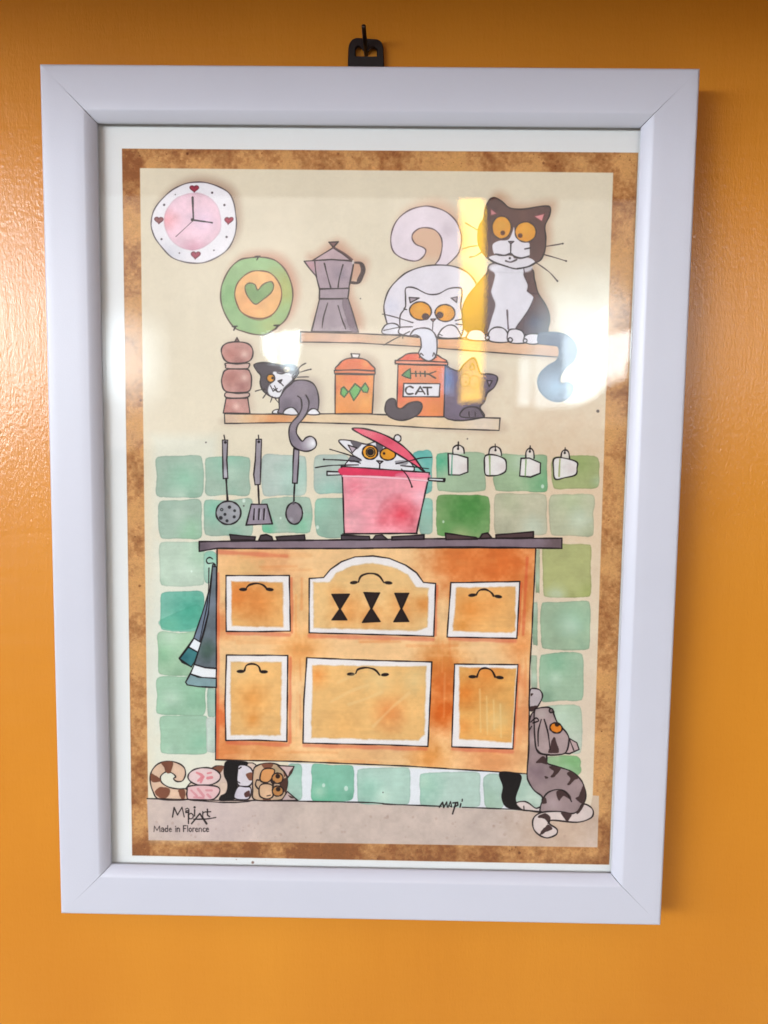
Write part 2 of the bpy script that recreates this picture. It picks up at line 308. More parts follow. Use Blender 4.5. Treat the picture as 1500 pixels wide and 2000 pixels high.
# ---- tuxedo cat
org(860, 350)
FUR = (92, 64, 62)
HT = '330,215 345,175 365,145 400,133 450,160 510,208 610,217 720,198 790,195 810,215 800,270 768,340 775,430 768,520 740,585 695,615 640,640 565,655 495,640 400,610 340,570 300,520 276,440 285,350 315,290'
BT = '385,615 340,690 270,770 200,860 162,950 165,1040 200,1120 350,1160 740,1160 790,1080 800,1000 770,920 715,830 690,740 650,640'
shadow(HT, 14, -14, 20, (180, 128, 96), .62); shadow(BT, 16, -8, 20, (176, 132, 104), .55)
TL2 = '730,1140 800,1125 880,1128'
shape(BT, FUR, 1.9, amp=.12, ns=.04, blobs=[(700, 1050, 130, (52, 54, 84), .8), (300, 800, 100, (98, 72, 74), .6)])
for i in range(26): line([(560+i*9, 1000+abs(i-12)*6), (562+i*9, 1140)], .8, (110, 104, 130), a=.35)
fill('385,640 400,700 385,770 370,840 400,900 395,960 360,1060 370,1140 600,1140 556,1090 600,1020 650,950 685,870 640,820 640,770 610,700 600,630', (226, 222, 230), amp=.02, edge=.1)
fill('384,620 650,620 640,680 390,680', (226, 222, 230), a=.9, soft=3)
fill('392,960 402,920 380,850 372,830 350,900 340,1000 350,1100 365,1060', (96, 78, 84), a=.9)
line('610,640 625,720 650,790 640,820 700,840', 1.4, (60, 44, 50)); line('490,960 494,1020 498,1095', 2.8, (90, 74, 82))
line('555,1090 610,1010 650,950 685,870', 1.6, (60, 50, 60))
shape(HT, (94, 64, 58), 2.0, amp=.1, blobs=[(600, 250, 90, (108, 74, 64), .7)])
shape('368,215 418,252 370,266', (214, 136, 138), 1.4, sm=False, ink=(110, 60, 60)); shape('685,270 765,250 745,310', (218, 140, 140), 1.4, sm=False, ink=(110, 60, 60))
fill('540,350 552,400 600,450 650,465 655,500 655,560 640,572 570,580 530,560 510,550 440,560 400,550 385,520 385,475 430,450 500,440 530,380', (228, 222, 228), amp=.02, edge=.03)
fill('355,575 400,556 520,560 550,580 650,575 695,610 640,640 565,652 500,640 400,612', (228, 222, 228), amp=.02, edge=.03)
for x, y, rx, ry, px, py in ((450, 352, 70, 83, 458, 392), (625, 385, 78, 75, 586, 412)):
    shape(ell(x, y, rx, ry), EYE, 2.0, ink=(58, 40, 34), blobs=[(x, y-20, 70, (236, 174, 60), .6)]); dot(px, py, 17, (90, 44, 20))
shape('500,455 540,455 517,474', (120, 90, 96), 1.8, sm=False); line('517,475 515,545', 2.0); line('405,548 440,555 475,557 515,546 545,566 590,578 650,562', 2.6)
line('340,570 400,608 495,640', 2.2); line('695,612 640,640 565,655', 2.2); dot(510, 578, 8); line('480,598 515,606 560,588', 2.6, (70, 56, 60)); line('620,510 660,502', 1.8)
for s in ('185,320 240,352 285,378', '165,508 225,492 285,485', '215,570 260,560 300,535', '768,492 830,482 900,470', '760,550 840,572 925,600', '700,610 760,650 810,690 860,748'): line(s, 1.7, (60, 44, 44))
dot(898, 471, 6); dot(922, 598, 6); dot(858, 744, 6)
for s in ('200,1172 210,1120 250,1100 300,1108 335,1145 342,1182', '365,1185 358,1120 400,1085 460,1090 495,1130 500,1190', '502,1192 500,1112 545,1097 600,1110 618,1150 620,1197', '632,1200 615,1155 650,1135 720,1135 722,1165 712,1205'):
    shape(s, (232, 226, 232), 1.9, amp=.02)
for x, y, r in ((345, 1160, 15), (513, 1175, 16), (622, 1182, 14)): shape(ell(x, y, r, r), (226, 220, 226), 1.7)
org(980, 560, 3.571)
shape('265,325 330,318 400,322 460,340 510,390 525,450 500,520 450,560 420,600 405,640 415,672 460,665 497,690 490,740 450,785 390,800 320,780 265,720 250,660 270,600 320,550 375,520 400,470 395,420 340,402 255,385', (98, 102, 122), 1.8, amp=.10, ns=.05, ink=(80, 96, 120), blobs=[(380, 700, 150, (146, 172, 192), .9)])  # pale blue patch paints window glare into the print
# ---- pepper mill
org(400, 620)
PM = (200, 148, 138)
shadow('120,250 170,185 310,188 352,270 330,400 342,470 320,560 332,705 135,700 150,540 122,480', 10, -8, 14, (190, 160, 140), .35)
shape('213,184 235,145 256,184', (110, 76, 74), 1.5, sm=False)
for s, b in (('155,592 315,590 332,705 135,700', (230, 650)), ('165,380 300,378 335,410 342,470 325,540 240,552 150,540 122,480 130,420', (290, 440)), ('120,250 130,210 170,185 240,178 310,188 345,220 352,270 330,315 270,335 180,330 140,305', (290, 270))):
    shape(s, PM, 2.0, sm=len(s) > 40, amp=.09, wob=.4, blobs=[(b[0]-100, b[1], 80, (184, 118, 108), .7), (b[0], b[1], 34, (232, 196, 182), .75), (b[0]-20, b[1]+70, 50, (166, 104, 100), .6)])
for s in ('155,335 240,340 320,335 324,360 300,377 165,375 152,355', '155,550 240,555 320,552 318,580 250,590 155,585'): shape(s, (212, 176, 164), 1.9)
# ---- lower shelf
org(0, 0, 1)
S2 = '438,808 572,809 700,808 813,813 900,815 977,817 975,841 853,837 720,829 587,825 439,827'
shadow(S2, 8, 8, 10, a=.2)
shape(S2, (226, 200, 164), 1.9, sm=False, amp=.04, ns=.02, blobs=[(540, 815, 75, (222, 150, 92), .9), (450, 820, 26, (206, 172, 150), .7), (940, 828, 60, (226, 210, 196), .7)])
# ---- small grey cat
org(400, 620)
CB = '545,660 545,580 575,520 640,470 720,458 790,480 825,540 835,620 825,690 800,705 555,705'
shadow(CB, 12, -10, 16, (170, 150, 140), .5)
shape('498,702 510,678 550,675 575,702', (232, 230, 232), 1.7)
GC = (132, 120, 132)
shape(CB, GC, 2.1, amp=.09, blobs=[(600, 660, 90, (98, 88, 102), .7), (720, 540, 70, (152, 138, 146), .7)])
HS = '360,345 420,330 500,336 560,350 610,340 660,350 690,400 655,450 640,480 590,520 545,585 485,578 430,540 405,480 408,425 380,390'
shape(HS, (74, 66, 74), 2.0, amp=.08)
fill('500,398 560,404 600,395 640,420 650,442 620,475 575,520 545,582 490,578 462,545 470,500 505,460', (232, 230, 234), amp=.02)
shape(ell(482, 445, 30, 30), EYE, 2.0); dot(497, 443, 10); line('530,405 560,412 590,400', 2); shape(ell(600, 380, 26, 24), (220, 196, 150), 1.8); dot(592, 384, 8)
shape('535,465 565,455 552,480', (90, 80, 88), 1.6, sm=False); line('556,480 575,500', 1.8); line('500,520 540,545 560,530', 1.6); line('640,430 650,470', 2)
for s in ('370,540 405,530 440,525', '425,590 440,570 455,548', '480,620 488,600 495,578', '500,540 530,520', '685,375 710,350 740,335', '700,400 740,388 780,378', '640,440 700,436 760,435', '545,630 520,600 515,585', '480,500 500,540', '510,500 530,545'): line(s, 1.5)
dot(732, 338, 5); dot(775, 380, 5)
for s in ('580,708 588,675 635,658 668,680 678,712', '752,708 775,672 812,670 840,708'): shape(s, (234, 232, 236), 1.8)
TS = '700,600 708,660 685,715 645,760 620,800 615,870 640,940 700,975 760,980 810,950 812,900 780,870 740,880 715,905 690,880 670,840 680,790 720,740 750,690 762,620 740,570'
fill(TS, (138, 126, 138), amp=.08, blobs=[(790, 920, 90, (236, 234, 236), 1.0), (630, 880, 60, (112, 104, 116), .6)]); 
line('680,575 703,600 708,660 685,715 645,760 620,800 615,870 640,940 700,975 760,980 810,950 812,900 780,870 740,880 715,905 690,880 670,840 680,790 720,740 750,690 762,620 740,568', 2.1)
# ---- orange jar
JB = '955,415 1240,418 1228,705 955,705'
shadow('955,400 1030,300 1170,300 1245,400 1228,705 955,705', 14, -10, 17, (176, 150, 130), .55)
shape(JB, (232, 150, 78), 2.0, sm=False, amp=.05, blobs=[(1100, 440, 150, (226, 112, 62), .7), (960, 520, 50, (220, 104, 60), .6), (1180, 620, 90, (238, 168, 86), .7)])
shape('970,388 985,340 1030,305 1100,295 1170,305 1215,340 1232,390', (228, 116, 66), 2.0, amp=.06, blobs=[(1180, 340, 40, (236, 160, 84), .7)])
shape('948,388 1100,384 1248,392 1248,415 1100,412 950,410', (226, 128, 80), 1.9, sm=False); shape('1072,265 1135,267 1125,297 1080,295', (230, 222, 218), 1.8, sm=False)
for s in ('995,560 1000,520 1018,508 1050,545 1020,585', '1058,540 1100,485 1145,520 1125,560 1090,608', '1145,520 1175,480 1200,520 1190,550 1160,545'): shape(s, (104, 176, 96), 2.2, sm=False, ink=(38, 70, 40))
# ---- cat food jar, dark cat behind it
org(720, 650)
DK = '545,610 545,262 600,262 660,280 700,230 760,185 790,210 810,280 830,300 880,300 930,312 945,340 920,400 870,440 850,500 815,545 835,620'
shadow(DK, 12, -8, 16, (176, 150, 140), .4)
shape(DK, (108, 94, 114), 2.0, amp=.12, ns=.04, blobs=[(600, 330, 80, (78, 88, 140), .7), (780, 300, 70, (136, 122, 136), .6)])
for i in range(34): line([(560+i*8, 480+(i % 5)*8), (562+i*8, 606)], .7, (130, 120, 140), a=.25)
for x, y in ((705, 345), (775, 360)): shape(ell(x, y, 36, 46), (140, 120, 126), 1.4, amp=.04, ink=(70, 56, 70)); dot(x+8, y+16, 8, (80, 64, 80))
line('740,260 760,225 775,262 745,270', 1.6); shape('868,350 905,350 884,392', (150, 130, 150), 1.6, sm=False)
shape('678,615 688,565 740,542 800,550 830,590 832,622', (104, 90, 104), 2.0); line('735,580 738,612', 1.6); line('780,580 782,612', 1.6)
shape('235,208 250,175 290,152 380,148 480,155 530,180 555,215', (230, 112, 78), 1.9, amp=.06, blobs=[(290, 180, 60, (220, 78, 58), .7), (520, 200, 60, (232, 176, 140), .7)])
shape('195,202 380,205 580,215 580,235 380,232 195,226', (232, 150, 120), 1.9, sm=False)
shape('215,230 560,237 550,614 360,612 203,606', (234, 132, 84), 2.0, sm=False, amp=.05, blobs=[(225, 430, 80, (216, 74, 60), .7), (470, 560, 110, (232, 138, 66), .8), (400, 290, 130, (230, 164, 126), .6)])
shape('245,310 270,285 305,262 308,335 275,325', (88, 150, 96), 2.2, sm=False, ink=(40, 60, 40)); line('310,298 375,297 440,302', 2.2, (50, 60, 50))
for x in (345, 378, 412): line([(x, 283), (x+2, 318)], 2.2, (50, 54, 50))
line('492,282 440,302 490,332', 2.2, (50, 54, 50), sm=False)
shape('258,370 522,372 518,468 252,468', (232, 230, 236), 1.9, sm=False, amp=.01)
line('325,402 300,392 275,405 272,430 290,448 325,445', 2.6); line('345,448 378,395 412,448', 2.6, sm=False); line('356,430 400,430', 2.4); line('400,400 460,400', 2.4); line('430,400 434,452', 2.4)
shape('120,560 130,510 160,485 195,490 205,540 240,555 290,520 340,505 385,515 392,550 360,600 290,635 220,642 160,620 130,590', (76, 66, 74), 2.1, amp=.12)
for i in range(28): line([(135+i*8, 560), (137+i*8, 620)], .7, (130, 120, 130), a=.25)
# repeat the drooping arm over the jar's lid
org(560, 370)
shape('968,1090 985,1090 985,1150 968,1200 1000,1240 1045,1255 1085,1230 1100,1180 1100,1090', (220, 220, 230), 0, amp=.02, edge=0)
line('980,1090 985,1150 968,1200 1000,1240 1045,1255 1085,1230 1100,1180 1100,1095', 2.0)
line('972,1232 982,1200 1000,1215', 1.7); line('1095,1228 1078,1196 1070,1220', 1.7)
# ---- hanging utensils
org(280, 850)
UT = (158, 150, 158)
line('590,0 598,40', 1.8); line('842,0 845,35', 1.8)
shape('578,35 618,35 612,180 620,315 585,318 582,200', UT, 2.0, sm=False, blobs=[(600, 280, 50, (206, 204, 212), .8)]); dot(600, 52, 10)
line('606,320 610,390 616,480', 3.0); shape(ell(622, 568, 91, 85), (156, 156, 160), 2.5, amp=.08)
for x, y, r in ((573, 545, 12), (630, 527, 12), (668, 553, 10), (597, 580, 11), (566, 606, 14), (665, 598, 11), (612, 627, 11)): dot(x, y, r, (40, 40, 44))
dot(573, 545, 5, (150, 160, 155))
shape('825,30 865,30 862,200 856,362 818,365 808,290 820,180', UT, 2.0, sm=False); dot(845, 48, 10); line('840,368 847,500', 2.6)
shape('790,505 905,505 945,650 752,658', (150, 138, 150), 2.3, sm=False, amp=.08)
for x in (812, 848, 885): line([(x, 540), (x-5, 618)], 2.2); line([(x+14, 545), (x+9, 612)], 1.4, (210, 208, 214), a=.6)
shape('1102,98 1140,110 1136,200 1126,352 1092,350 1096,200', (150, 140, 150), 2.1, sm=False); line('1108,355 1100,495', 2.4); line('1104,380 1106,480', 1.4)
shape(ell(1105, 572, 60, 80), (140, 130, 138), 2.4, blobs=[(1080, 620, 24, (190, 186, 192), .6)]); dot(1098, 497, 12, (90, 84, 90))
# ---- pot with a cat in it
org(600, 820)
line('500,0', 1) if 0 else None
shape('145,378 245,382 245,403 145,406', (222, 226, 226), 2.2, sm=False); shape('890,427 1010,431 1006,452 890,444', (222, 226, 226), 2.2, sm=False); dot(1004, 440, 10)
HC = '232,150 320,152 430,178 500,160 560,180 650,210 750,300 747,385 310,355 306,290 338,262 270,200'
shape(HC, (230, 228, 232), 2.0, sm=True, amp=.02)
fill('318,152 400,172 360,215 335,190', (98, 92, 98), wob=1.2); fill('505,163 555,178 545,232 512,222', (98, 92, 98), wob=1.2); fill('318,262 395,290 385,305 312,308', (104, 100, 108), wob=1.2); fill('650,300 740,300 720,330 655,322', (140, 138, 144), wob=1.5, a=.8)
shape('300,185 362,205 330,242', (190, 172, 182), 1.8, sm=False)
shape(ell(460, 238, 56, 52), EYE, 2.4, blobs=[(440, 260, 30, (240, 190, 90), .5)]); shape(ell(463, 236, 33, 33), (190, 140, 60), 1.6); dot(463, 236, 25, (24, 18, 20))
shape(ell(590, 252, 57, 44), EYE, 2.2); dot(563, 246, 9); shape('510,300 555,303 532,322', (190, 180, 186), 1.9, sm=False); line('532,322 530,352', 2)
LD = '330,65 400,62 500,85 600,125 700,190 780,270 830,340 857,378 780,325 700,275 600,215 480,150 400,110'
shape(ell(662, 136, 25, 27), (228, 226, 226), 1.9)
shape(LD, (228, 96, 118), 2.3, amp=.07, blobs=[(450, 100, 70, (236, 130, 140), .7), (600, 160, 60, (214, 70, 96), .6)])
shape('250,342 560,362 895,386 882,450 800,830 272,834 258,430', (236, 158, 168), 2.4, sm=False, amp=.07, ns=.03, blobs=[(690, 690, 150, (222, 78, 94), .95), (350, 490, 90, (230, 118, 136), .6), (330, 760, 110, (238, 178, 184), .7), (830, 560, 90, (238, 184, 196), .8), (560, 740, 90, (228, 104, 118), .6)])
fill('254,350 560,368 720,380 640,415 400,405 256,408', (222, 62, 96), wob=1.2, soft=1.6); fill('700,385 885,398 878,425 650,412', (232, 120, 148), wob=1.2, a=.8, soft=1.6)
line('262,412 500,420 700,432 880,446', 3.2, (246, 208, 216), a=.85)
line('262,418 600,432 878,452', .9, (190, 90, 110), a=.5)
for s in ('320,590 380,540 450,490', '340,600 470,520 560,480', '300,520 380,480'): line(s, 3, (238, 168, 176), a=.35)
for s in ('165,215 250,240 340,268', '120,290 250,295 380,305', '60,350 150,336 250,331 375,330', '650,322 750,300 830,280 912,274', '685,335 790,345 890,358', '690,360 735,412 768,490', '345,265 390,290', '340,300 390,318'): line(s, 1.8)
dot(122, 290, 7); dot(767, 490, 7); line('800,834 750,832 260,836', 2)
# ---- hanging mugs
org(850, 850)
for body, arc, hk, st, g in (('95,135 160,142 240,165 240,270 180,292 100,290', '130,135 133,92 170,72 205,92 213,132', (170, 50, 168, 100), '125,148 120,290', (80, 150, 120)),
        ('370,150 440,145 510,175 522,215 515,265 470,290 420,297 370,290 362,220', '392,145 402,98 440,82 475,100 487,148', (440, 65, 442, 110), '400,150 402,290', (120, 150, 80)),
        ('630,170 690,168 772,205 770,280 700,308 620,300', '665,168 668,118 695,95 720,118 725,168', (697, 78, 694, 120), '666,180 660,300', (110, 150, 80)),
        ('870,175 930,165 1035,195 1040,240 1030,290 950,312 880,322 868,250', '922,165 930,122 955,107 978,125 985,170', (953, 92, 950, 130), '915,175 908,300', (150, 160, 90))):
    fill(arc+' ', (226, 216, 210), a=.8, edge=0); line(arc, 2.2)
    shape(body, (232, 226, 222), 2.2, sm=body.count(' ') > 6, amp=.02, blobs=[(float(body.split(',')[0])+130, 240, 60, (222, 206, 204), .6)]); line(st, 2.6, g, a=.8)
    line([(hk[0], hk[1]), (hk[2], hk[3])], 2.0); dot(hk[2], hk[3], 8)
# ---- cabinet
org(0, 0, 1)
CB2 = '424,1070 1047,1070 1043,1160 1038,1250 1035,1300 1033,1440 1031,1512 860,1501 800,1497 560,1487 421,1484 422,1300'
ORG, ORD = (240, 196, 142), (222, 120, 48)
fill(CB2, ORG, sm=False, amp=.05, ns=.015, edge=.04, blobs=[(980, 1100, 120, (222, 112, 46), .95), (900, 1095, 90, (224, 118, 50), .8), (1020, 1180, 60, (222, 140, 72), .7),
    (865, 1300, 60, (220, 128, 50), .8), (866, 1390, 62, (216, 104, 34), 1.), (866, 1340, 46, (218, 108, 40), .8), (586, 1270, 60, (224, 146, 70), .7), (500, 1090, 90, (228, 140, 90), .6), (480, 1115, 70, (228, 188, 128), .8),
    (585, 1180, 50, (230, 180, 120), .8), (430, 1400, 50, (222, 112, 60), .9), (440, 1470, 60, (224, 128, 66), .8), (520, 1470, 70, (226, 146, 78), .7), (700, 1470, 120, (228, 176, 120), .8), (960, 1480, 90, (228, 150, 92), .8), (1020, 1400, 60, (230, 150, 96), .8),
    (1010, 1330, 40, (222, 120, 66), .6), (430, 1220, 40, (222, 128, 70), .7), (840, 1480, 50, (222, 136, 54), .7), (1020, 1260, 50, (226, 130, 60), .6)])
for x0, y0, x1, y1 in ((445, 1236, 565, 1240), (605, 1242, 846, 1249), (878, 1247, 1006, 1252), (445, 1450, 562, 1455), (594, 1456, 832, 1463), (884, 1463, 1000, 1468), (425, 1078, 560, 1086)):
    line([(x0, y0), (x1, y1)], 7, (206, 78, 62), a=.42, soft=4)
for x0, y0, x1, y1 in ((567, 1285, 566, 1450), (569, 1130, 570, 1235), (853, 1145, 850, 1240), (1013, 1300, 1003, 1460), (1018, 1140, 1012, 1240), (426, 1120, 424, 1480), (1030, 1090, 1022, 1240)):
    line([(x0, y0), (x1, y1)], 5, (212, 70, 44), a=.42, soft=3)
r_ = np.random.default_rng(5)
for i in range(46):
    x = r_.uniform(430, 990); y = r_.choice([r_.uniform(1082, 1125), r_.uniform(1244, 1284), r_.uniform(1462, 1492), r_.uniform(1085, 1110)])
    if y < 1130 and 600 < x < 850: continue
    line([(x, y), (min(x+r_.uniform(30, 110), 1028), y+r_.uniform(-2, 3))], r_.uniform(3, 7), [(244, 204, 150), (226, 130, 66), (236, 160, 96)][i % 3], a=r_.uniform(.15, .32), soft=3.5)
for i in range(26):
    x = r_.choice([r_.uniform(572, 598), r_.uniform(852, 880), r_.uniform(1012, 1034)]); y = r_.uniform(1130, 1400)
    line([(x, y), (x+r_.uniform(-2, 2), y+r_.uniform(30, 90))], r_.uniform(2, 5), [(244, 204, 150), (222, 106, 44), (236, 150, 84)][i % 3], a=r_.uniform(.15, .32), soft=3.5)
line(CB2, 2.0, sm=False, closed=True)
# worktop and burners
shape('389,1058 600,1055 830,1052 1098,1051 1098,1071 900,1068 680,1071 424,1071 389,1077', (134, 116, 126), 2.4, sm=False, amp=.06, blobs=[(396, 1068, 20, (88, 76, 86), .7), (1085, 1060, 30, (104, 84, 86), .8), (700, 1062, 60, (146, 130, 142), .6)])
BK = (66, 54, 60)
org(280, 850)
for s in ('632,728 820,745 815,770 640,768', '845,770 860,735 900,728 940,745 948,772', '972,745 1180,730 1185,768 980,770'): shape(s, BK, 2.2, sm=False)
org(600, 820)
for s in ('250,845 455,852 460,880 250,878', '480,877 500,848 550,843 590,877', '620,857 855,842 855,875 620,880'): shape(s, (74, 62, 70), 2.2, sm=False)
org(850, 850)
for s in ('75,718 300,750 310,762 80,765', '325,757 345,724 385,716 415,752', '445,730 720,706 720,750 445,755'): shape(s, (82, 60, 62), 2.3, sm=False)
# drawers and doors: org, outer, inner, blobs, handle (arc, ends)
WH = (236, 230, 228)
def panel(o, outer, inner, blobs, arc, e1, e2, c=(232, 176, 108)):
    org(*o); shape(outer, WH, 2.1, sm=False, amp=.015, edge=.04)
    fill(inner, c, sm=False, wob=2.2, soft=2.6, amp=.05, edge=.06, blobs=blobs, ns=.02)
    org(*o); line(arc, 2.9); 
    for e in (e1, e2): fill(ell(e[0], e[1], 29, 12, rot=e[2]), (30, 22, 24), amp=.02, edge=0)
panel((280, 850), '605,1028 1068,1028 1075,1435 830,1440 605,1438', '645,1072 1020,1078 1025,1405 645,1400', [(690, 1180, 150, (230, 136, 62), .9), (850, 1220, 170, (230, 142, 68), .8)], '745,1132 775,1098 830,1086 880,1100 908,1132', (730, 1130, 0), (925, 1130, .1))
panel((600, 820), [(15, 1162), (120, 1155), (170, 1095), (250, 1040), (350, 1005), (480, 998), (600, 1015), (720, 1065), (800, 1120), (850, 1190), (940, 1198), (926, 1586), (13, 1560)],
      [(45, 1190), (165, 1188), (210, 1120), (340, 1065), (480, 1050), (620, 1075), (735, 1130), (795, 1225), (890, 1235), (882, 1520), (800, 1545), (45, 1525)],
      [(300, 1400, 170, (232, 158, 86), .8), (700, 1380, 160, (230, 158, 88), .8), (860, 1350, 90, (228, 146, 70), .8), (480, 1440, 120, (230, 150, 80), .7), (200, 1260, 80, (230, 164, 96), .6)], '375,1188 395,1145 455,1125 520,1138 562,1192', (342, 1192, -.1), (595, 1194, .1), c=(232, 190, 130))
for s in ('180,1278 308,1278 240,1392', '240,1385 292,1466 182,1466', '415,1265 532,1268 470,1388', '470,1380 535,1478 405,1484', '640,1270 744,1270 690,1388', '690,1380 746,1478 634,1480'): shape(s, (36, 24, 24), 2.0, sm=False, amp=.15)
panel((850, 850), '115,1080 622,1072 612,1280 600,1488 88,1478', '155,1118 588,1110 588,1430 560,1450 130,1435', [(260, 1280, 160, (228, 146, 68), .9), (420, 1230, 130, (228, 156, 84), .7), (200, 1400, 70, (224, 146, 66), .7)], '300,1170 325,1137 370,1130 410,1152 428,1178', (272, 1172, -.1), (462, 1182, .15))
panel((280, 1200), '608,298 1058,302 1052,932 830,922 605,925 598,650', '638,348 1012,350 1005,885 640,885', [(800, 620, 150, (230, 160, 84), .9), (800, 770, 80, (226, 146, 66), .7), (700, 400, 100, (230, 196, 140), .6)], '740,412 755,375 800,363 842,380 856,416', (712, 418, 0), (882, 421, 0), c=(232, 182, 116))
panel((580, 1200), '72,318 540,338 990,350 975,660 960,968 600,955 45,945 52,620', '112,372 948,382 935,880 890,925 105,905', [(150, 450, 110, (230, 150, 76), .9), (680, 720, 160, (230, 150, 84), .9), (600, 480, 140, (232, 200, 140), .7), (860, 480, 120, (232, 202, 142), .7), (350, 820, 170, (232, 176, 106), .6)], '430,432 448,402 510,390 570,405 606,445', (395, 438, 0), (645, 442, -.1), c=(232, 184, 118))
panel((860, 1280), '105,65 570,68 550,380 532,685 85,670 95,360', '140,88 555,98 540,400 522,640 140,612', [(180, 280, 130, (226, 134, 54), .95), (340, 130, 150, (226, 140, 62), .8), (420, 480, 130, (232, 196, 130), .8), (170, 520, 80, (228, 146, 70), .7)], '268,158 290,108 330,94 375,110 402,158', (236, 157, 0), (436, 163, .1), c=(232, 172, 96))
org(860, 1280)
for x, y0, y1 in ((290, 250, 560), (340, 300, 580), (390, 330, 540), (440, 360, 600)): line([(x, y0), (x+6, y1)], 3, (236, 208, 146), a=.4, soft=2)
org(580, 1200)
for s in ('250,640 400,560 520,520', '300,500 420,440', '380,660 500,620 620,570', '560,820 700,680 820,580'): line(s, 5, (238, 208, 150), a=.35, soft=3)
# ---- towel on its hook
org(280, 850); line('508,908 485,895 462,912 472,938 508,936 520,945', 2.0)
org(0, 0, 1)
shape('415,1103 409,1150 394,1200 378,1247 350,1286 356,1294 374,1303 390,1260 412,1180 420,1103', (112, 124, 142), 2.0, sm=False, amp=.09)
org(280, 1200)
shape('370,175 425,210 400,278 330,240', (234, 236, 240), 1.9, sm=False, amp=.01); shape('330,240 400,280 375,345 350,385 300,350 264,325', (62, 124, 128), 2.0, sm=False, blobs=[(300, 310, 40, (40, 100, 110), .7)])
shape('505,-350 535,-350 535,395 450,390 372,368 440,150 475,0', (104, 114, 122), 2.0, sm=False, amp=.1, blobs=[(470, 260, 90, (74, 100, 88), .8), (500, -80, 80, (126, 134, 150), .7)])
shape('372,368 450,390 535,397 532,468 440,466 342,436', (236, 238, 240), 2.0, sm=False, amp=.01)
shape('342,436 400,462 534,470 534,537 400,530 320,517 308,497', (136, 164, 168), 2.1, sm=False, amp=.07)
line('480,-340 470,-100 440,60 410,200', 1.6)
# ---- tabby lying under the cabinet
BW = (124, 74, 54)
shape('490,1135 545,1108 640,1120 820,1100 830,1355 330,1355 330,1250', (214, 190, 174), 1.9)
fill('500,1130 560,1108 590,1120 560,1165 530,1150', BW, wob=1.5)
fill('560,1240 620,1240 600,1310 565,1340', (222, 196, 176))
shape('220,1205 245,1225 285,1220 306,1180 300,1130 260,1095 190,1078 110,1095 60,1150 48,1220 70,1300 120,1356 320,1357 318,1285 250,1280 180,1265 130,1228 128,1185 168,1155 210,1165 235,1190', (218, 184, 158), 2.0, amp=.06)
for s in ('130,1085 212,1082 196,1158 165,1158 155,1120', '56,1165 120,1205 122,1225 60,1225', '80,1300 130,1265 195,1285 170,1340 120,1345', '255,1290 300,1288 300,1350 275,1345'): fill(s, BW, wob=2.2, amp=.1)
shape(ell(445, 1188, 120, 65), (226, 198, 196), 2.1, amp=.03); shape('320,1290 330,1260 440,1250 540,1262 558,1300 520,1350 450,1362 340,1360 318,1330', (224, 184, 184), 2.1, amp=.03)
for s in ('390,1160 430,1185 400,1220', '470,1165 495,1160', '470,1200 500,1195', '440,1190 420,1230'): line(s, 4.5, (216, 120, 128), a=.8)
for s in ('350,1290 390,1330', '400,1280 440,1330', '460,1290 500,1290', '370,1340 440,1345', '470,1320 490,1340'): line(s, 4, (206, 122, 132), a=.6)
shape('615,1076 750,1080 757,1105 705,1150 682,1230 695,1290 665,1352 562,1364 568,1330 606,1305 618,1240 592,1180 592,1120', (14, 10, 14), 1.5)
shape('690,1150 700,1105 760,1110 800,1150 800,1220 770,1260 720,1265 685,1235', (216, 208, 214), 2.1); shape('665,1345 690,1265 740,1262 785,1270 785,1330 755,1358', (210, 202, 212), 2.1)
fill('755,1170 800,1160 798,1215 770,1210', BW, wob=2); fill('740,1310 775,1290 780,1330 745,1340', (84, 50, 48), wob=2); line('690,1225 706,1236', 2); line('700,1130 715,1120', 2)
shape('805,1150 830,1110 900,1090 980,1098 1035,1140 1056,1220 1048,1290 1012,1358 820,1358 800,1280', (200, 168, 138), 2.1, amp=.07, blobs=[(960, 1150, 60, (160, 140, 104), .7)])
fill('865,1093 950,1095 925,1135 885,1130', BW, wob=2); fill('1000,1225 1055,1205 1045,1300 1010,1270', (76, 44, 36), wob=2.5); fill('880,1340 920,1335 930,1362 885,1362', BW, wob=2); fill('1030,1120 1052,1160 1030,1190', BW, wob=1.6)
shape('855,1215 866,1150 905,1128 960,1140 945,1200 905,1232', (214, 150, 92), 2.1); shape('852,1330 850,1262 890,1240 945,1258 948,1330 905,1352', (216, 176, 140), 2.1)
for x, y in ((982, 1200), (985, 1295)): shape(ell(x, y, 40, 38), (190, 130, 74), 2.1); dot(x+2, y-14, 17, (30, 14, 12))
line('935,1215 950,1250 945,1270', 2.4); line('845,1215 830,1215 822,1250 842,1280', 2.2); line('905,1330 930,1325', 2); fill('930,1225 960,1220 955,1250', (40, 24, 24))
shape('985,1108 1104,1114 1085,1160 1058,1195 1030,1150', (220, 188, 184), 2.1, sm=False); fill('1075,1150 1100,1120 1085,1165 1060,1190', (80, 50, 46), wob=1)
shape('1055,1298 1132,1364 1010,1364', (206, 180, 176), 2.0, sm=False); fill('1062,1325 1100,1345 1080,1345', (70, 44, 40), wob=1)
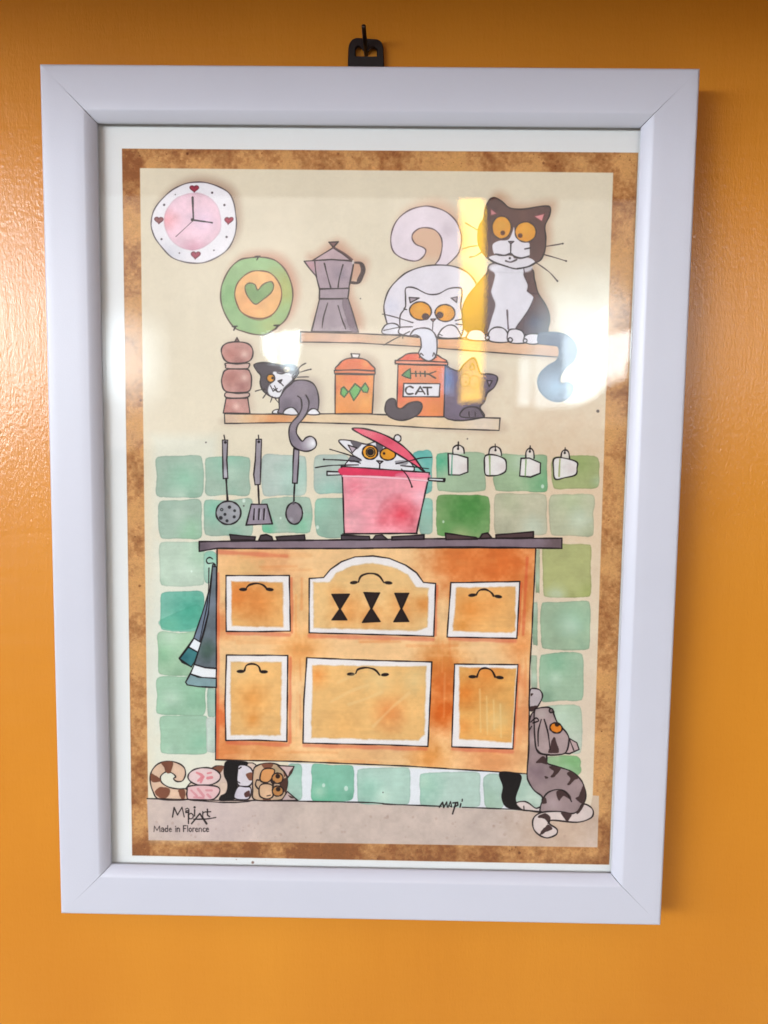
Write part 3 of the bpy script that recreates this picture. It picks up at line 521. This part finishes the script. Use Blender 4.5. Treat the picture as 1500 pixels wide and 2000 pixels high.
# ---- right leg of the cabinet, climbing tabby
org(860, 1280)
shape('438,858 580,872 585,940 552,1030 556,1080 582,1124 485,1112 450,1040 460,960', (14, 10, 14), 1.5)
TB = (154, 132, 132); DB = (66, 44, 44)
shape('655,400 658,262 690,243 730,255 750,290 740,330 700,390', (196, 182, 184), 2.1); fill('662,375 712,370 695,405 660,405', DB, wob=1.5); fill('664,280 682,282 665,300', DB)
shape('555,1085 610,1070 650,1085 700,1120 745,1108 740,1147 660,1140 600,1132', (218, 200, 194), 2.1); line('612,1105 614,1135', 2)
shape('650,560 655,470 690,410 760,440 780,735 785,790 860,815 960,850 1030,910 1060,980 1065,1050 1040,1100 1000,1150 950,1160 850,1145 742,1150 735,1110 750,1040 690,990 650,930 636,870 648,700', TB, 2.3, amp=.06, blobs=[(700, 860, 110, (138, 114, 120), .8), (690, 620, 60, (196, 172, 168), .6), (820, 1090, 90, (190, 168, 168), .6)])
shape('1045,1090 1100,1110 1122,1150 1100,1195 1000,1225 820,1210 800,1235 855,1275 850,1315 790,1338 740,1325 690,1280 678,1220 700,1175 760,1148 880,1145 960,1160 1010,1140', (220, 202, 196), 2.2, amp=.05)
shape('938,605 1000,640 1018,690 945,722 895,715', (186, 160, 158), 2.1, sm=False); line('945,610 965,660 978,695', 1.8)
shape('690,410 720,387 790,380 828,405 832,430 860,495 920,560 942,610 930,690 890,725 770,728 708,698 690,560', (172, 150, 148), 2.3, amp=.06, blobs=[(740, 430, 60, (202, 184, 178), .7)])
shape(ell(812, 405, 15, 15), (120, 100, 100), 1.8)
shape(ell(848, 532, 46, 37, rot=.3), (222, 128, 36), 2.4); dot(856, 506, 17, (40, 22, 16))
for s in ('795,690 830,600 852,640 870,712 800,715', '700,785 755,738 785,795 740,790', '800,815 880,818 872,850 835,892 808,888 830,850', '930,868 962,850 1012,900 980,918 950,952 930,945 952,905', '1045,955 1062,990 1052,1085 990,1050 1020,1030', '850,1000 905,985 945,1020 962,1065 905,1030 870,1068', '745,1085 765,1035 780,1082',
          '715,1185 765,1158 805,1185 798,1230 760,1195', '885,1152 962,1160 935,1218 905,1190', '730,1312 785,1240 822,1270 780,1290', '1000,1150 1045,1092 1052,1100 1010,1160', '765,885 790,895 772,905'): fill(s, DB, wob=2.0, amp=.12)
for s in ('740,470 718,560 718,665', '762,470 790,570 805,690', '662,490 700,460 720,480 680,495', '745,1060 790,1005 860,985 920,1005 962,1072', '708,690 740,720 800,728', '790,1232 800,1212', '655,545 670,520'): line(s, 2.2)
# ---- floor line, signature, imprint
org(0, 0, 1)
line('287,1560 420,1563 577,1565 700,1567 742,1569 760,1571 862,1575', 2.0); line('903,1577 1000,1581 1058,1586', 2.0)
org(560, 1440)
for s in ('1118,512 1142,478 1150,515 1172,475 1176,512', '1182,514 1200,472 1210,512 1186,500', '1238,480 1228,520 1215,562', '1218,482 1252,478 1254,498 1226,512', '1276,488 1270,512'): line(s, 2.2, sm=False)
line('1287,455 1285,470', 2.2)
org(230, 1440)
for s in ('400,585 412,515 437,570 470,513 486,585', '494,528 508,520 520,528 520,552', '520,538 498,540 498,552 518,550', '517,555 517,632', '562,532 562,578', '622,545 622,590', '622,558 640,546', '656,528 656,572 672,582', '642,548 680,546'): line(s, 1.9, sm=False)
line(ell(534, 578, 18, 20), 1.8, closed=True); dot(562, 514, 8); line('540,634 600,560 650,634', 2.8, sm=False); line('555,601 640,600 718,588', 2.0)
GL = {'M': (14, ['0,0 1,-10 6,-2 11,-10 12,0']), 'a': (7.6, ['1,-6 4,-6.8 5.6,-5 5.6,0', '5.4,-3.8 1,-3.2 1,-.4 4,0 5.6,-1.4']), 'd': (8, ['6,-11 6,0', '6,-5.4 2.4,-6 .8,-3 2.4,0 6,-.8']), 'e': (7.2, ['1,-3.4 5.6,-3.8 4,-6.4 1.4,-5.4 1,-2 3,0 5.6,-.8']),
      'i': (4, ['2,-6.4 2,0', '2,-9.4 2,-9']), 'n': (8, ['1,-6.4 1,0', '1,-5 3.6,-6.6 5.8,-5 5.8,0']), ' ': (5, []), 'F': (7.4, ['1,-10.6 1,0', '1,-10.6 6.4,-10.6', '1,-5.6 5,-5.6']), 'l': (4, ['2,-11 2,0']),
      'o': (7.6, ['3.4,-6.4 5.8,-4.8 5.8,-1.6 3.4,0 1,-1.6 1,-4.8 3.4,-6.4']), 'r': (5.4, ['1,-6.4 1,0', '1,-4.6 2.6,-6.4 4.6,-6']), 'c': (6.6, ['5.2,-5.8 2.8,-6.4 1,-4 1.4,-1 3.6,0 5.4,-.8'])}
cx = 264.
for ch in 'Made in Florence':
    wd, ss = GL[ch]
    for s in ss:
        pp = [tuple(float(v) for v in t.split(',')) for t in s.split()]
        line([(cx+a*4.05*.92, 692+b*4.1) for a, b in pp], 1.45, (44, 34, 38), sm=False, jit=.1)
    cx += wd*3.62
# ---------------------------------------------------------------- sizes (metres); wall plane is y = 0, the room lies towards -y
W, H, RAIL = .2424, .3294748, .0199
YF, YB = -.018, -.0026                                      # front and back of the moulding
YG = YF+.0038                                               # front of the glass
YP = YG+.0021                                               # print lies just behind the glass
OW, OH = .1012, .1451                                       # half opening
# ---------------------------------------------------------------- print texture: the drawing laid out on the flat sheet
SW, SHH = .1045, .1485                                      # half A4 sheet
TW, TH = 1568, 2228
xs = np.linspace(-SW, SW, TW)[None, :]; zs = np.linspace(-SHH, SHH, TH)[:, None]
q = [RM[i][0]*(xs-CAMPOS[0])+RM[i][1]*(YP-CAMPOS[1])+RM[i][2]*(zs-CAMPOS[2]) for i in range(3)]
u = (750+FOC*q[0]/q[2]-AX0)*AS; v = (1000+FOC*q[1]/q[2]-AY0)*AS
u = np.clip(u, 0, AW-1.01); v = np.clip(v, 0, AH-1.01); ui = u.astype(int); vi = v.astype(int); fu = (u-ui)[..., None]; fv = (v-vi)[..., None]
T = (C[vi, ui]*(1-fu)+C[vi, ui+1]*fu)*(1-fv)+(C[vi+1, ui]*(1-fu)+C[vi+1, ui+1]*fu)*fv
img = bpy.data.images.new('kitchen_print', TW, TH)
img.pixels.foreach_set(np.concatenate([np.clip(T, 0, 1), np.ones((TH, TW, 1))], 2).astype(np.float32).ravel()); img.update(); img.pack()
# ---------------------------------------------------------------- materials
k = N('orange_wall_paint'); tc = k.n('TexCoord'); 
def mapping(k, tc, sc):
    mp = k.n('Mapping'); mp.inputs['Scale'].default_value = sc; k.l(tc.outputs['Object'], mp.inputs[0]); return mp
n1 = k.n('TexNoise', Scale=9., Detail=3.); k.l(mapping(k, tc, (1, 1, .6)).outputs[0], n1.inputs['Vector'])
n2 = k.n('TexNoise', Scale=260., Detail=4., Roughness=.6); k.l(mapping(k, tc, (1, 1, .12)).outputs[0], n2.inputs['Vector'])
n3 = k.n('TexNoise', Scale=1250., Detail=3., Roughness=.6); k.l(mapping(k, tc, (1, 1, .38)).outputs[0], n3.inputs['Vector'])
n4 = k.n('TexNoise', Scale=90., Detail=3.); k.l(mapping(k, tc, (.25, 1, 1.2)).outputs[0], n4.inputs['Vector'])
rp = k.n('ValToRGB'); rp.color_ramp.elements[0].position = .3; rp.color_ramp.elements[1].position = .72
rp.color_ramp.elements[0].color = (.50, .178, .009, 1); rp.color_ramp.elements[1].color = (.57, .225, .016, 1)
mx = k.n('Mix', data_type='FLOAT'); mx.inputs[0].default_value = .08; k.l(n1.outputs[0], mx.inputs[2]); k.l(n2.outputs[0], mx.inputs[3]); k.l(mx.outputs[0], rp.inputs[0]); k.l(rp.outputs[0], k.p.inputs['Base Color'])
b1 = k.n('Bump', Strength=.25, Distance=.0006); k.l(n2.outputs[0], b1.inputs['Height'])
b2 = k.n('Bump', Strength=.5, Distance=.0002); k.l(n3.outputs[0], b2.inputs['Height']); k.l(b1.outputs[0], b2.inputs['Normal'])
b3 = k.n('Bump', Strength=.25, Distance=.0012); k.l(n4.outputs[0], b3.inputs['Height']); k.l(b2.outputs[0], b3.inputs['Normal']); k.l(b3.outputs[0], k.p.inputs['Normal'])
b4 = k.n('Bump', Strength=1., Distance=.00018); k.l(n3.outputs[0], b4.inputs['Height']); k.l(b1.outputs[0], b4.inputs['Normal']); k.l(b4.outputs[0], k.p.inputs['Coat Normal'])
k.p.inputs['Coat Weight'].default_value = .7; k.p.inputs['Coat Roughness'].default_value = .13
k.p.inputs['Roughness'].default_value = .4; k.p.inputs['Specular IOR Level'].default_value = .25
M_wall = k.m
k = N('white_foil_moulding'); tc = k.n('TexCoord')
n1 = k.n('TexNoise', Scale=30., Detail=3.); k.l(tc.outputs['Object'], n1.inputs['Vector'])
rp = k.n('ValToRGB'); rp.color_ramp.elements[0].color = (.465, .485, .56, 1); rp.color_ramp.elements[1].color = (.505, .52, .595, 1); k.l(n1.outputs[0], rp.inputs[0]); k.l(rp.outputs[0], k.p.inputs['Base Color'])
n2 = k.n('TexNoise', Scale=1500., Detail=2.); k.l(tc.outputs['Object'], n2.inputs['Vector']); b = k.n('Bump', Strength=.25, Distance=.00012); k.l(n2.outputs[0], b.inputs['Height']); k.l(b.outputs[0], k.p.inputs['Normal'])
k.p.inputs['Roughness'].default_value = .38
M_rail = k.m
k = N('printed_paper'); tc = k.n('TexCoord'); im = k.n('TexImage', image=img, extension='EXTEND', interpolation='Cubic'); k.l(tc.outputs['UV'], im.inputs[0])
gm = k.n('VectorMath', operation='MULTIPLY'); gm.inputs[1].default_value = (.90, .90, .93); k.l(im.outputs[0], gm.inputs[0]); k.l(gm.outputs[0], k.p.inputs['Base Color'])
k.p.inputs['Roughness'].default_value = .55; k.p.inputs['Specular IOR Level'].default_value = .12
M_print = k.m
k = N('picture_glass'); fr = k.n('Fresnel'); ge = k.n('NewGeometry'); io = k.n('MapRange'); io.inputs[3].default_value = 1.5; io.inputs[4].default_value = 1/1.5; k.l(ge.outputs['Backfacing'], io.inputs[0]); k.l(io.outputs[0], fr.inputs[0]); tr = k.n('BsdfTransparent', Color=(.985, .995, .99, 1)); gl = k.n('BsdfGlossy', Roughness=.0); mxs = k.n('MixShader')
k.l(fr.outputs[0], mxs.inputs[0]); k.l(tr.outputs[0], mxs.inputs[1]); k.l(gl.outputs[0], mxs.inputs[2]); k.l(mxs.outputs[0], k.out.inputs[0]); M_glass = k.m
def simple(name, c, rough=.5, metal=0., bump=0):
    k = N(name); tc = k.n('TexCoord'); n1 = k.n('TexNoise', Scale=400., Detail=3.); k.l(tc.outputs['Object'], n1.inputs['Vector'])
    rp = k.n('ValToRGB'); rp.color_ramp.elements[0].color = tuple(v*.8 for v in c)+(1,); rp.color_ramp.elements[1].color = tuple(min(v*1.2, 1) for v in c)+(1,)
    k.l(n1.outputs[0], rp.inputs[0]); k.l(rp.outputs[0], k.p.inputs['Base Color']); k.p.inputs['Roughness'].default_value = rough; k.p.inputs['Metallic'].default_value = metal
    if bump:
        b = k.n('Bump', Strength=.3, Distance=bump); k.l(n1.outputs[0], b.inputs['Height']); k.l(b.outputs[0], k.p.inputs['Normal'])
    return k.m
M_black = simple('black_enamelled_metal', (.002, .002, .003), .42)
M_steel = simple('steel', (.35, .33, .31), .35, 1.)
M_nail = simple('dark_nail_steel', (.05, .04, .036), .3, .9)
M_board = simple('brown_hardboard', (.16, .10, .06), .8)
# ---------------------------------------------------------------- wall
wl = link('wall', box('wall', -1.6, 1.9, 0, .12, -1.2, .2040), M_wall); tag(wl, kind='structure')
LD_ = .305
lg = link('overhead_shelf', box('overhead_shelf', -1.6, 1.9, -LD_, .12, .2040,   .32, .004), simple('dark_shelf_underside', (.34, .06, .005), .8)); tag(lg, kind='structure')  # out of view; put in and shaped to shade the wall top
# ---------------------------------------------------------------- picture frame
fr = bpy.data.objects.new('picture_frame', None); COL.objects.link(fr); fr.location = (0, 0, 0)
tag(fr, label='white framed cartoon print of cats in a kitchen hanging on the orange wall', category='picture frame')
prof = [(0, YB), (0, YF+.0014)]
for i in range(1, 7): a = i/6*math.pi/2; prof.append((.0013*(1-math.cos(a)), YF+.0014*(1-math.sin(a))))
prof += [(.004, YF), (.008, YF), (.012, YF)]
L0 = RAIL-.0041
for i in range(0, 13):                                      # rounded lip down to the glass
    t = i/12; a = t*math.pi/2
    prof.append((L0+.0041*math.sin(a)**1.0*(.55*t+.45), YF+.0031*(1-math.cos(a))**.9))
prof += [(RAIL, YG-.00005), (RAIL-.0045, YG-.00005), (RAIL-.0045, YB)]
def rail(length, M4, gaps):
    vs = []; n = len(prof)
    segs = 24
    for j in range(segs+1):
        t = j/segs
        for (u, y) in prof:
            g0 = gaps[0]*max(0, u/RAIL)**2.2; g1 = gaps[1]*max(0, u/RAIL)**2.2
            x0 = -length/2+u+g0; x1 = length/2-u-g1
            vs.append(M4 @ Vector((x0+(x1-x0)*t, y, -u)))
    fs = [(j*n+i, j*n+(i+1) % n, (j+1)*n+(i+1) % n, (j+1)*n+i) for j in range(segs) for i in range(n)]
    fs += [tuple(range(n)), tuple(segs*n+i for i in range(n))]
    me = mesh('rail', vs, fs, True)
    bm = bmesh.new(); bm.from_mesh(me)
    for ed in bm.edges:
        if len(ed.link_faces) == 2 and ed.calc_face_angle(0) > .7: ed.smooth = False
    bm.to_mesh(me); bm.free()
    return link('rail', me, M_rail, fr)
R_ = lambda a: Matrix.Rotation(a, 4, 'Y')
rail(W, Matrix.Translation((0, 0, H/2)), (.00026, .00020))
rail(H, Matrix.Translation((W/2, 0, 0)) @ R_(math.pi/2), (.00014, .00020))
rail(W, Matrix.Translation((0, 0, -H/2)) @ R_(math.pi), (.00016, .00016))
rail(H, Matrix.Translation((-W/2, 0, 0)) @ R_(-math.pi/2), (.00016, .00016))
GX, GZ = OW+.0038, OH+.0038
gp = link('glass_pane', box('glass_pane', -GX, GX, YG, YG+.0019, -GZ, GZ), M_glass, fr)
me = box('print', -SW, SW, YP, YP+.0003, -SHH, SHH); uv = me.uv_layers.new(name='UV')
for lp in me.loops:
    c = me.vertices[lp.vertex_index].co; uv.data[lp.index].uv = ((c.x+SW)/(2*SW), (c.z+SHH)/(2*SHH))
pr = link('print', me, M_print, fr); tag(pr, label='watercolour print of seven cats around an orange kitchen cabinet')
link('backing_board', box('backing_board', -GX-.0005, GX+.0005, YP+.0004, YP+.003, -GZ-.0005, GZ+.0005), M_board, fr)
# hanger: black plate with a two-lobed slot
def ring(pts, n=72, c=(0, 0)):
    p = np.array(pts, float); out = []
    for i in range(n):
        a = 2*math.pi*(i+.5)/n; d = np.array([math.cos(a), math.sin(a)]); best = None
        for A, B in zip(p, np.roll(p, -1, 0)):
            Mx = np.array([d, -(B-A)]).T
            if abs(np.linalg.det(Mx)) < 1e-14: continue
            t, s = np.linalg.solve(Mx, A-np.array(c))
            if t > 0 and -1e-6 <= s <= 1.000001 and (best is None or t > best): best = t
        out.append((c[0]+d[0]*best, c[1]+d[1]*best))
    return out
HC0 = (-.0014, .1760)
outer = [(-.0074, .012), (-.0086, .157), (-.0085, .1722), (-.0083, .1783), (-.0080, .1798), (-.0070, .1812), (-.0055, .1818), (.0030, .1813), (.0040, .1808), (.0048, .1797), (.0052, .1780), (.0055, .1722), (.0056, .157)]
outer = outer[1:]
inner = [(-.0055, .1750), (-.0055, .1778), (-.0050, .1784), (-.0044, .1788), (-.0037, .1786), (-.0030, .1778), (-.0022, .1770), (-.0014, .1768), (-.0006, .1770), (.0003, .1779), (.0010, .1785), (.0018, .1782), (.0026, .1776), (.0027, .1750)]
ro, ri = ring(outer, c=HC0), ring(inner, c=HC0)
n = len(ro); vs = []; y1, y0 = -.0012, -.0026
ri2 = [(HC0[0]+(x-HC0[0])*1.09, HC0[1]+(z-HC0[1])*1.09) for x, z in ri]; ro2 = [(HC0[0]+(x-HC0[0])*.95, HC0[1]+(z-HC0[1])*.98) for x, z in ro]
for rg, y in ((ro, y1), (ro, y0+.0005), (ro2, y0), (ri2, y0), (ri, y0+.0005), (ri, y1)): vs += [(x, y, z) for x, z in rg]
fs = [(a*n+i, a*n+(i+1) % n, ((a+1) % 6)*n+(i+1) % n, ((a+1) % 6)*n+i) for a in range(6) for i in range(n)]
hg = link('hanger', mesh('hanger', vs, fs), M_black, fr); tag(hg, label='black metal hanging plate with a toothed slot on the frame back')
bm = bmesh.new(); bm.from_mesh(hg.data); 
for f_ in bm.faces: f_.smooth = True
for ed in bm.edges:
    if len(ed.link_faces) == 2 and ed.calc_face_angle(0) > .5: ed.smooth = False
bm.to_mesh(hg.data); bm.free()
# nail in the wall
def rod(name, a, b, rads, mat, n=20):
    a, b = Vector(a), Vector(b); d = (b-a); q = d.to_track_quat('Z', 'Y'); vs = []; 
    for t, r in rads:
        for i in range(n): vs.append(a+d*t+q @ Vector((r*math.cos(2*math.pi*i/n), r*math.sin(2*math.pi*i/n), 0)))
    k_ = len(rads); fs = [(j*n+i, j*n+(i+1) % n, (j+1)*n+(i+1) % n, (j+1)*n+i) for j in range(k_-1) for i in range(n)]
    fs += [tuple(range(n)), tuple((k_-1)*n+i for i in range(n))]
    return link(name, mesh(name, vs, fs, True), mat)
nl = rod('nail', (-.0014, .004, .1755), (-.0021, -.0125, .1814), ((0, .0009), (.8, .00085), (.93, .00082), (.985, .00078), (1, .00045)), M_nail)
tag(nl, label='thin steel nail sticking out of the wall above the black hanger', category='nail')
# ---------------------------------------------------------------- across the room: what the glass mirrors
def glow(name, c, s, var=0.):
    k = N(name); em = k.n('Emission', Strength=s); em.inputs[0].default_value = tuple(c)+(1,)
    if var:
        tc = k.n('TexCoord'); nz = k.n('TexNoise', Scale=var, Detail=3.); k.l(tc.outputs['Object'], nz.inputs['Vector'])
        rp = k.n('ValToRGB'); rp.color_ramp.elements[0].position = .3; rp.color_ramp.elements[1].position = .62
        rp.color_ramp.elements[0].color = tuple(v*.35 for v in c)+(1,); rp.color_ramp.elements[1].color = tuple(c)+(1,); k.l(nz.outputs[0], rp.inputs[0]); k.l(rp.outputs[0], em.inputs[0])
    k.l(em.outputs[0], k.out.inputs[0]); return k.m
YR = -2.5
def soft_glow(name, c, s, ctr, rx, rz, base=(1.7, 1.6, 1.55), var=3.):
    '''a glow brightest in the middle, fading to the base colour, shaped to lay soft glare on the glass'''
    k = N(name); em = k.n('Emission'); em.inputs[1].default_value = 1.; tc = k.n('TexCoord'); mp = k.n('Mapping'); mp.inputs['Location'].default_value = (-ctr[0]/rx, 0, -ctr[1]/rz); mp.inputs['Scale'].default_value = (1/rx, 0, 1/rz)
    k.l(tc.outputs['Object'], mp.inputs[0]); nz = k.n('TexNoise', Scale=var, Detail=3.); k.l(tc.outputs['Object'], nz.inputs['Vector'])
    ln = k.n('VectorMath', operation='LENGTH'); k.l(mp.outputs[0], ln.inputs[0]); ad = k.n('Math', operation='MULTIPLY_ADD'); k.l(nz.outputs[0], ad.inputs[0]); ad.inputs[1].default_value = .9; k.l(ln.outputs['Value'], ad.inputs[2])
    mr = k.n('MapRange', interpolation_type='SMOOTHSTEP'); k.l(ad.outputs[0], mr.inputs[0]); mr.inputs[1].default_value = .45; mr.inputs[2].default_value = 1.35; mr.inputs[3].default_value = 1.; mr.inputs[4].default_value = 0.
    mx = k.n('Mix', data_type='RGBA'); k.l(mr.outputs[0], mx.inputs[0]); mx.inputs[6].default_value = tuple(base)+(1,); mx.inputs[7].default_value = tuple(v*s for v in c)+(1,)
    k.l(mx.outputs[2], em.inputs[0]); k.l(em.outputs[0], k.out.inputs[0]); return k.m
def prism(name, pts, mat, parent=None, y=YR, th=.01):
    n = len(pts); vs = [(x, y, z) for x, z in pts]+[(x, y-th, z) for x, z in pts]
    fs = [tuple(range(n)), tuple(range(n, 2*n))]+[(i, (i+1) % n, n+(i+1) % n, n+i) for i in range(n)]
    return link(name, mesh(name, vs, fs), mat, parent)
def refl(px, py, y=YR):                                     # where the mirrored sight line through a point of the glass meets the far side
    d = (px-750)/FOC*RM[0]+(py-1000)/FOC*RM[1]+RM[2]
    g = CAMPOS+d*(YG-CAMPOS[1])/d[1]; r = d*np.array([1, -1, 1]); t = (y-g[1])/r[1]; p = g+r*t
    return (float(p[0]), float(p[2]))
# the window: panes between bars, an assumed glowing strip for the yellow glare, foliage outside biting into the right one, plus glow panels added for haze
win = bpy.data.objects.new('window', None); COL.objects.link(win); tag(win, label='bright daylit window across the room, mirrored in the glass', category='window')
SKY = glow('sky_seen_through_window', (.80, .93, 1.0), 13.)
HAZY = glow('hazy_pane_glow', (.80, .92, 1.0), 7.5, 2.)  # uneven pale blue glow for the hazy panes
YELLOW_GLOW = glow('assumed_yellow_glow', (1.0, .58, .06), 17., 3.)  # assumed emitter, not a known object; lays yellow glare on the glass
def pp(pts, **k): return [refl(x, y, **k) for x, y in pts]
prism('window_pane', pp([(1188, 655), (1260, 640), (1500, 640), (1500, 740), (1226, 700), (1216, 742), (1206, 716), (1204, 744), (1198, 722), (1193, 741), (1186, 730)]), SKY, win)
prism('window_pane', pp([(1102, 660), (1186, 600), (1186, 730), (1172, 748), (1160, 778), (1156, 760), (1148, 782), (1106, 786)]), SKY, win)
prism('window_pane', pp([(1046, 690), (1060, 660), (1097, 640), (1097, 790), (1046, 795)]), HAZY, win)
prism('window_pane', pp([(1016, 700), (1036, 695), (1036, 792), (1012, 792)]), HAZY, win)
c_ = refl(1150, 690); prism('window_pane', pp([(980, 500), (1270, 500), (1270, 725), (1222, 738), (1190, 752), (1162, 776), (1130, 792), (1060, 800), (1010, 790), (980, 740)], y=-2.53), soft_glow('bright_haze', (.80, .95, 1.), 9., c_, .33, .40, base=(1.2, 1.1, 1.05)), win, y=-2.53)  # soft-edged glow, added to put the haze on the right of the glass
prism('assumed_yellow_strip', pp([(898, 372), (926, 372), (946, 392), (948, 560), (942, 782), (898, 786), (902, 560)]), YELLOW_GLOW, win)  # assumed glowing strip, shaped to the yellow glare on the glass
prism('window_pane', pp([(512, 655), (538, 650), (540, 712), (526, 706), (516, 690)]), SKY, win)
prism('window_pane', pp([(545, 650), (588, 646), (582, 690), (576, 732), (562, 726), (550, 716)]), SKY, win)
prism('window_pane', pp([(862, 718), (880, 716), (884, 770), (864, 768)]), glow('blue_sky_gap', (.45, .66, 1.), 5.), win)
c_ = refl(236, 706); prism('window_pane', pp([(175, 560), (330, 560), (330, 860), (175, 860)]), soft_glow('soft_left_glare', (.84, .95, 1.), 7.5, c_, .19, .30, base=(1.1, 1., .97)), win)  # soft-edged glow, shaped to the pale glare at the left of the glass
prism('window_pane', pp([(-1100, 420), (150, 420), (150, 800), (-1100, 800)]), glow('daylight_left', (.9, .95, 1.), 21., 1.5), win)  # assumed pane, unseen; lights the left and puts sheen on the wall
c_ = refl(720, 560); prism('haze_panel', pp([(150, 366), (500, 364), (1215, 362), (1300, 362), (1300, 830), (1000, 838), (700, 846), (430, 830), (360, 872), (150, 880)], y=-2.56), soft_glow('haze_panel_glow', (1., .90, .85), 3.1, c_, 1.0, .56, base=(.95, .86, .82), var=2.2), win, y=-2.56)  # added glowing panel, no known source; lays milky haze on the glass
prism('haze_panel', pp([(520, 395), (545, 385), (860, 385), (880, 400), (880, 640), (520, 640)], y=-2.54), glow('bright_haze_panel_glow', (1., .88, .82), 2.3, 2.), win, y=-2.54)  # second added panel, makes one block of the haze lighter
